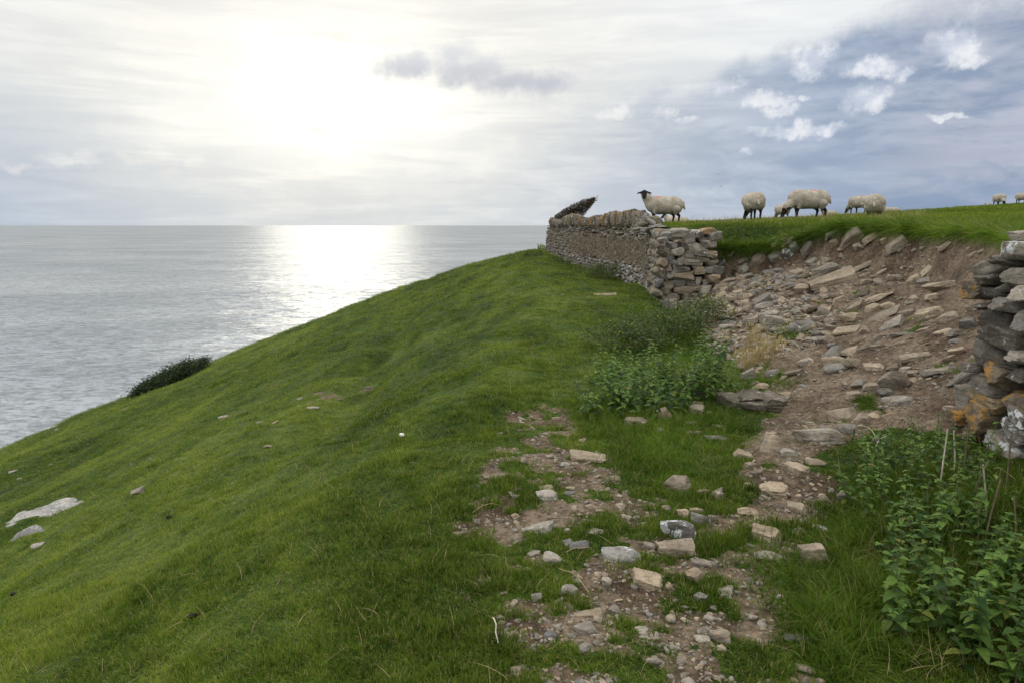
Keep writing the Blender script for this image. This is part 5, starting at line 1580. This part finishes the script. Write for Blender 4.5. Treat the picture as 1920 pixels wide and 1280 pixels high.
stick(923, 1165, 932, 1212, .004, M_BONE, 'short bleached forked stalk in grass at the lower left path edge', up=.035)
stick(1050, 1068, 1103, 1113, .003, M_STRAW, 'bent tan twig lying across the path beside a grey stone', up=.02)
stick(1608, 802, 1650, 830, .003, M_BONE, 'curved pale root on the dirt track above the nettles', up=.03)
stick(1640, 845, 1668, 827, .005, M_BONE, 'pale dead stick poking from the soil left of the nettles', up=.05)
stick(885, 965, 940, 950, .002, M_STRAW, 'long straw stem across the grass left of the path', up=.03)
stick(1287, 722, 1309, 700, .004, M_BONE, 'pale leaning stick at the edge of the middle nettles', up=.08)
stick(1060, 1037, 1110, 1030, .002, M_STRAW, 'thin straw lying above the grassy tuft mid path', up=.015)
# white scrap of wool on the slope
V, F = rock_shape(77, 3, blocky=0, p=6, rough=.3)
g = G(754, 821)
tag(link('wool_tuft', mesh_np('wool', V, F, [mat_simple('white_wool', (.75, .75, .72), 1.0)], True), None, (g.x, g.y, g.z + .03), None, (.024, .022, .02)), 'small white tuft of wool caught on the open slope', 'wool')
for i, (u, v, lab) in enumerate([(318, 972, 'upper dark dropping on the slope'), (24, 1117, 'dark dropping near the left edge of the slope'), (361, 1160, 'lowest dark dropping on the slope')]):
    V, F = rock_shape(80 + i, 3, blocky=0, p=6, rough=.2); g = G(u, v)
    tag(link('dropping', mesh_np('dropping', V, F, [M_DUNG], True), None, (g.x, g.y, g.z + .02), None, (.028, .022, .016)), lab, 'dropping')

# bare stalks standing among the near nettles
st_pts = [(1790, 870), (1805, 860), (1818, 915), (1850, 960), (1868, 930), (1885, 900), (1760, 900), (1905, 1010), (1840, 1010)]
for i, (u, v) in enumerate(st_pts):
    g = G(u, v + 30); h = random.uniform(.22, .38)
    mb = MB(); lx, ly = random.uniform(-.06, .06), random.uniform(-.04, .04)
    mb.tube([(0, 0, -.02), (lx * .4, ly * .4, h * .5), (lx, ly, h)], [.005, .0045, .0035], 5)
    tag(link('dead_stalk', mb.mesh('dead_stalk', [M_STEM if i % 3 else M_BONE]), None, g), 'bare dead nettle stalk %s' % ['at the top of the nettle bed', 'just right of the topmost one', 'below the orange wall stones', 'in the middle of the nettle bed', 'under the white-lichened wall stones', 'against the lowest wall stones', 'leftmost in the nettle bed', 'nearest the right edge', 'leaning in the centre of the nettles'][i], 'stalk', 'dead stalks in the nettle bed')


# ------------------------------------------------------------------ grass
def tuft(name, n, hmin, hmax, wd, spread, mat, seed, bend=0.5, segs=3, head=False):
    rs = random.Random(seed)
    V, F, tip, rn = [], [], [], []
    for i in range(n):
        a = rs.uniform(0, 6.28); r_ = spread * math.sqrt(rs.random()); x0, y0 = r_ * math.cos(a), r_ * math.sin(a)
        h = rs.uniform(hmin, hmax); b = rs.uniform(.1, 1) * bend; da = a + rs.uniform(-1.2, 1.2)
        px, py = -math.sin(da), math.cos(da)
        tw = rs.uniform(-.6, .6); px, py = px * math.cos(tw) - py * math.sin(tw), px * math.sin(tw) + py * math.cos(tw)
        k = rs.random(); c = len(V)
        for s in range(segs + 1):
            f = s / segs; o = h * b * f * f; z = h * f * (1 - .35 * b * f)
            X, Y = x0 + math.cos(da) * o, y0 + math.sin(da) * o
            ww = wd * (1 - f ** 1.6) * .5
            if s < segs:
                V += [(X + px * ww, Y + py * ww, z), (X - px * ww, Y - py * ww, z)]; tip += [f, f]; rn += [k, k]
            else:
                V.append((X, Y, z)); tip.append(1); rn.append(k)
        for s in range(segs - 1):
            q = c + 2 * s; F.append((q, q + 1, q + 3, q + 2))
        q = c + 2 * (segs - 1); F.append((q, q + 1, q + 2))
        if head:
            X, Y, z = V[-1]; c = len(V)
            L = h * .22
            V += [(X, Y, z - L * .2), (X + .006, Y, z + L * .3), (X, Y, z + L), (X - .006, Y, z + L * .3), (X, Y + .006, z + L * .3), (X, Y - .006, z + L * .3)]
            tip += [1] * 6; rn += [1] * 6; F += [(c, c + 1, c + 2, c + 3), (c, c + 4, c + 2, c + 5)]
    return mesh_np(name, V, F, [mat], False, None, {'tip': tip, 'rnd': rn})


def gn_scatter(name, P, ROT, SCL, IDX, meshes, label, cat):
    c = bpy.data.collections.new(name + '_source')
    for i, me in enumerate(meshes):
        o = bpy.data.objects.new('%s_%02d' % (name, i), me); c.objects.link(o)
    me = bpy.data.meshes.new(name)
    me.vertices.add(len(P)); me.vertices.foreach_set('co', np.asarray(P, np.float32).ravel())
    for a, v in (('rot', ROT), ('scl', SCL)):
        at = me.attributes.new(a, 'FLOAT_VECTOR', 'POINT'); at.data.foreach_set('vector', np.asarray(v, np.float32).ravel())
    at = me.attributes.new('idx', 'INT', 'POINT'); at.data.foreach_set('value', np.asarray(IDX, np.int32))
    me.update()
    o = link(name, me); tag(o, label, cat, None, 'stuff')
    ng = bpy.data.node_groups.new(name, 'GeometryNodeTree')
    ng.interface.new_socket('Geometry', in_out='INPUT', socket_type='NodeSocketGeometry')
    ng.interface.new_socket('Geometry', in_out='OUTPUT', socket_type='NodeSocketGeometry')
    N = ng.nodes; L = ng.links
    gi, go = N.new('NodeGroupInput'), N.new('NodeGroupOutput')
    ip = N.new('GeometryNodeInstanceOnPoints'); ci = N.new('GeometryNodeCollectionInfo')
    ci.inputs['Collection'].default_value = c
    ci.inputs['Separate Children'].default_value = True; ci.inputs['Reset Children'].default_value = True
    def na(nm, ty):
        q = N.new('GeometryNodeInputNamedAttribute'); q.data_type = ty; q.inputs['Name'].default_value = nm; return q.outputs['Attribute']
    L.new(gi.outputs[0], ip.inputs['Points']); L.new(ci.outputs[0], ip.inputs['Instance'])
    ip.inputs['Pick Instance'].default_value = True
    L.new(na('idx', 'INT'), ip.inputs['Instance Index'])
    L.new(na('rot', 'FLOAT_VECTOR'), ip.inputs['Rotation']); L.new(na('scl', 'FLOAT_VECTOR'), ip.inputs['Scale'])
    L.new(ip.outputs[0], go.inputs[0])
    md = o.modifiers.new('scatter', 'NODES'); md.node_group = ng
    return o


def polar(n, r0, r1, a0, a1, power=0.0):
    u = RS.uniform(0, 1, n)
    if power == 0: r = np.exp(math.log(r0) + u * math.log(r1 / r0))
    else: r = (r0 ** power + u * (r1 ** power - r0 ** power)) ** (1 / power)
    a = np.radians(RS.uniform(a0, a1, n))
    return r * np.sin(a), r * np.cos(a), r


def keep_clear(x, y):
    """no grass under walls or through the outcrops"""
    oc = np.zeros(x.shape, bool)
    for P_ in OUTP: oc |= poly_sd(x, y, P_) > 0.02
    w1 = (y > 12.9) & (y < 36.6) & (x > wall_x(y) - 0.0) & (x < wall_x(y) + .5)
    w2 = (y < 4.4) & (x > 2.95) & (x < 3.4)
    return ~(w1 | w2 | oc)


short = [tuft('turf', 15, .014, .040, .0040, .034, M_BLADE, i, 1.1, 2) for i in range(6)]
X, Y, Rr = polar(215000, 1.5, 60, -52, 58, 0.35)
S = np.where(Rr < 40, soil(X, Y), 0)
ok = (RS.uniform(0.15, 1.0, len(S)) ** 0.8 > S * np.where(bank_t(X, Y) > 0.1, 1.2, 0.97)) & keep_clear(X, Y)
re = np.interp(np.degrees(np.arctan2(X, Y)), SAZ, SRE)
ok &= (Rr < re + 2) | (X > wall_x(np.clip(Y, 12.6, 36.5)))
X, Y, Rr = X[ok], Y[ok], Rr[ok]
nT = len(X)
hz_ = 1.0 + 0.5 * fbm(X / 0.7, Y / 0.7, 0, 71, 2) + 1.1 * fbm(X / 0.24, Y / 0.20, 0, 73, 2) + 0.12 * RS.normal(0, 1, nT)
hz_ *= np.where(X > lip_x(Y), 1.25, 1.0)
# taller grass along the path edges and at right of the path
near_path = np.exp(-(np.abs(poly_sd(X, Y, PATH)) / .25) ** 2)
hz_ *= 1 + .35 * near_path
wd_ = np.clip(Rr / 7, 1, 5.5)
SCL = np.stack([wd_ * 1.0, wd_ * 1.0, np.clip(hz_, .35, 2.8) * np.clip(Rr / 16, .95, 1.6)], 1)
yaw = RS.uniform(0, 6.28, nT)
ROT = np.stack([RS.normal(0, .12, nT), RS.normal(0, .12, nT), yaw], 1)
gn_scatter('grass', np.stack([X, Y, H(X, Y) - .004], 1), ROT, SCL, RS.randint(0, 6, nT), short, 'short cropped green turf covering the slope, the shelf and the field', 'grass')

# longer grass: right foreground, thicket foot, bank lip, rubble edges
long_ = [tuft('long_grass', 14, .06, .17, .0042, .045, M_LONG, 40 + i, 1.25, 4) for i in range(5)]
Xs, Ys, Hs = [], [], []


def region(poly, n, h0, h1, dens=None):
    P = gpoly(poly); P = np.array(P)
    x = RS.uniform(P[:, 0].min(), P[:, 0].max(), n); y = RS.uniform(P[:, 1].min(), P[:, 1].max(), n)
    sdv = poly_sd(x, y, [tuple(q) for q in P]) + .22 * fbm(x / .45, y / .45, 0, 81, 3)
    k = (sdv > 0) & (RS.uniform(0, 1, n) < np.clip(.25 + sdv * 2.5, 0, 1)) & (fbm(x / .25, y / .25, 0, 83, 2) > -.28)
    Xs.append(x[k]); Ys.append(y[k]); Hs.append(RS.uniform(h0, h1, k.sum()) * np.clip(.55 + sdv[k] * 2, .55, 1))


region([(1540, 1279), (1480, 1150), (1560, 1060), (1600, 960), (1640, 900), (1800, 880), (1960, 1000), (1960, 1279)], 5200, .7, 1.25)
region([(1350, 1060), (1450, 1000), (1590, 1010), (1640, 1279), (1580, 1279), (1440, 1130)], 1200, .5, .8)
region([(1080, 790), (1130, 740), (1330, 760), (1400, 770), (1420, 800), (1340, 850), (1330, 900), (1190, 920), (1120, 850)], 2200, .40, .80)
region([(1420, 700), (1500, 690), (1520, 715), (1440, 740)], 260, .5, .8)
region([(1590, 740), (1650, 735), (1665, 775), (1600, 775)], 260, .5, .8)
region([(1460, 590), (1515, 570), (1510, 640), (1440, 660)], 400, .5, .9)
region([(1130, 600), (1230, 560), (1300, 590), (1340, 640), (1300, 700), (1140, 690)], 1400, .5, .9)
region([(1300, 560), (1345, 575), (1350, 600), (1310, 600)], 160, .5, .8)
# bank lip: hanging fringe
n = 5200
y = RS.uniform(4.3, 13.5, n)
xl = lip_x(y) + 0.30 * fbm(y / 0.8, y * 0, 0, 41, 3) * sstep(y, 4.6, 5.2) * sstep(y, 13.6, 12.8)
xt = toe_x(y)
off = RS.exponential(.14, n) - .05
x = xl + off * 1.0
Xs.append(x); Ys.append(y); Hs.append(RS.uniform(.28, .62, n))
X = np.concatenate(Xs); Y = np.concatenate(Ys); Hh = np.concatenate(Hs)
nT = len(X)
fr = np.zeros(nT); fr[-n:] = np.where(off < .06, 0.8, 0.2)
SCL = np.stack([np.clip(np.hypot(X, Y) / 6, 1, 2), np.clip(np.hypot(X, Y) / 6, 1, 2), Hh], 1)
ROT = np.stack([RS.normal(0, .28, nT), RS.normal(0, .28, nT) - .9 * fr, np.where(fr > .5, RS.normal(0, .5, nT), RS.uniform(0, 6.28, nT))], 1)
gn_scatter('long_grass', np.stack([X, Y, H(X, Y) - .005], 1), ROT, SCL, RS.randint(0, 5, nT), long_, 'longer rank grass at the nettle beds and hanging from the bank edge', 'grass')

# field grass: thin, straw-flecked, with seed heads on the skyline
fld = [tuft('field_grass', 12, .03, .075, .005, .05, M_FIELD, 60 + i, .6, 3) for i in range(4)]
X, Y, Rr = polar(70000, 5, 56, 8, 60, 0.5)
ok = (X > lip_x(Y) + .15) & keep_clear(X, Y) & (Y > 4)
X, Y, Rr = X[ok], Y[ok], Rr[ok]; nT = len(X)
wd_ = np.clip(Rr / 8, 1, 4)
SCL = np.stack([wd_, wd_, RS.uniform(.5, 1.15, nT)], 1)
gn_scatter('field_grass', np.stack([X, Y, H(X, Y) - .005], 1), np.stack([RS.normal(0, .15, nT), RS.normal(0, .15, nT), RS.uniform(0, 6.28, nT)], 1), SCL, RS.randint(0, 4, nT), fld, 'straw-flecked pasture grass of the upper field', 'grass')
stalks = [tuft('stalk', 3, .12, .30, .0035, .05, M_STRAW, 80 + i, .45, 3) for i in range(4)]
X, Y, Rr = polar(1500, 16.5, 25, 11.5, 31, 1.0)
ok = (X > lip_x(Y) + .3); X, Y, Rr = X[ok], Y[ok], Rr[ok]
X2, Y2, R2 = polar(70, 5.5, 16, 16, 36, 1.0); ok = (X2 > lip_x(Y2) + .05); X, Y = np.concatenate([X, X2[ok]]), np.concatenate([Y, Y2[ok]]); nT = len(X)
gn_scatter('seed_stalks', np.stack([X, Y, H(X, Y) - .01], 1), np.stack([RS.normal(0, .2, nT), RS.normal(0, .2, nT), RS.uniform(0, 6.28, nT)], 1), np.stack([np.full(nT, 1.3)] * 2 + [RS.uniform(.4, 1.15, nT)], 1), RS.randint(0, 4, nT), stalks, 'thin dry seed stalks along the skyline of the field', 'grass')
# straw stems in the foreground and the pale grass clump by the rubble
X, Y, Rr = polar(1500, 1.7, 16, -42, 40, 0.8)
k = soil(X, Y) < .5; X, Y = X[k], Y[k]
P = np.array(gpoly([(1560, 1100), (1760, 1000), (1930, 1200), (1700, 1279)])); q = RS.uniform(0, 1, (260, 2))
x = P[:, 0].min() + q[:, 0] * np.ptp(P[:, 0]); y = P[:, 1].min() + q[:, 1] * np.ptp(P[:, 1])
X = np.concatenate([X, x]); Y = np.concatenate([Y, y]); nT = len(X)
straw = [tuft('straw', 1, .07, .16, .0026, .02, M_STRAW, 90 + i, 1.6, 5) for i in range(6)]
gn_scatter('dry_stems', np.stack([X, Y, H(X, Y) + .004], 1), np.stack([RS.normal(0, .5, nT), RS.normal(0, .5, nT), RS.uniform(0, 6.28, nT)], 1), np.ones((nT, 3)), RS.randint(0, 6, nT), straw, 'scattered dry straw stems in the foreground turf', 'dry grass')
for (u, v, lab, h0, h1, nb, sprd) in [(1428, 680, 'pale yellow seeding grass clump below the rubble rocks', .14, .30, 170, .15), (1400, 690, 'smaller pale grass clump left of the seeding one', .10, .22, 110, .12),
                                      (1415, 640, 'thin tan grass wisps against the rubble rocks', .12, .24, 60, .10)]:
    g = G(u, v)
    t = link('grass_clump', tuft('grass_clump', nb, h0, h1, .004, sprd, M_STRAW, u, .5, 4, True), None, g)
    tag(t, lab, 'grass clump')

# ------------------------------------------------------------------ gravel and small rubble
grv = []
for i in range(8):
    for tn in 'tg':
        grv.append(rock_mesh('chip', 900 + i + (50 if tn == 'g' else 0), STONE[tn], 2, 25, blocky=.3, p=12, rough=.06))
X, Y, Rr = polar(26000, 1.5, 14, -8, 42, 0.5)
S = soil(X, Y); ok = (S > .55) & (bank_t(X, Y) < .97); X, Y, Rr = X[ok], Y[ok], Rr[ok]
nT = len(X)
sz = np.exp(RS.normal(math.log(.0065), .55, nT)); sz = np.clip(sz, .003, .03)
rub = (bank_t(X, Y) > .05) & (Y > 8.5)          # denser, coarser rubble near the wall end
sz = np.where(rub, sz * 2.4, sz)
SCL = np.stack([sz * RS.uniform(.8, 1.5, nT), sz * RS.uniform(.8, 1.3, nT), sz * RS.uniform(.4, .8, nT)], 1)
gn_scatter('gravel', np.stack([X, Y, H(X, Y) + sz * .15], 1), np.stack([RS.normal(0, .3, nT), RS.normal(0, .3, nT), RS.uniform(0, 6.28, nT)], 1), SCL, RS.randint(0, 16, nT), grv, 'small stone chips strewn over the bare soil', 'gravel')
# coarser broken stone between the named ones
P1 = gpoly([(1290, 560), (1345, 470), (1480, 470), (1560, 560), (1560, 640), (1460, 660), (1380, 740), (1320, 680)])
x = RS.uniform(1.6, 6, 9000); y = RS.uniform(4.6, 13.3, 9000)
t_ = bank_t(x, y); sdv = poly_sd(x, y, P1)
pr = np.where(sdv > 0, .40, .02) * (t_ > .03) * (t_ < .93)
k = RS.uniform(0, 1, 9000) < pr
X, Y = x[k], y[k]; nT = len(X)
sz = np.clip(np.exp(RS.normal(math.log(.042), .4, nT)), .02, .10)
SCL = np.stack([sz * RS.uniform(.9, 1.7, nT), sz * RS.uniform(.7, 1.2, nT), sz * RS.uniform(.3, .8, nT)], 1)
gn_scatter('rubble', np.stack([X, Y, H(X, Y) + sz * .12], 1), np.stack([RS.normal(0, .35, nT), RS.normal(0, .35, nT), RS.uniform(0, 6.28, nT)], 1), SCL, RS.randint(0, 12, nT),
           [rock_mesh('fragment', 1200 + i, STONE['ttgtwg'[i % 6]], 3, 28, blocky=.4, p=20, rough=.06) for i in range(12)], 'broken stone fragments filling the gap in the wall', 'rubble')
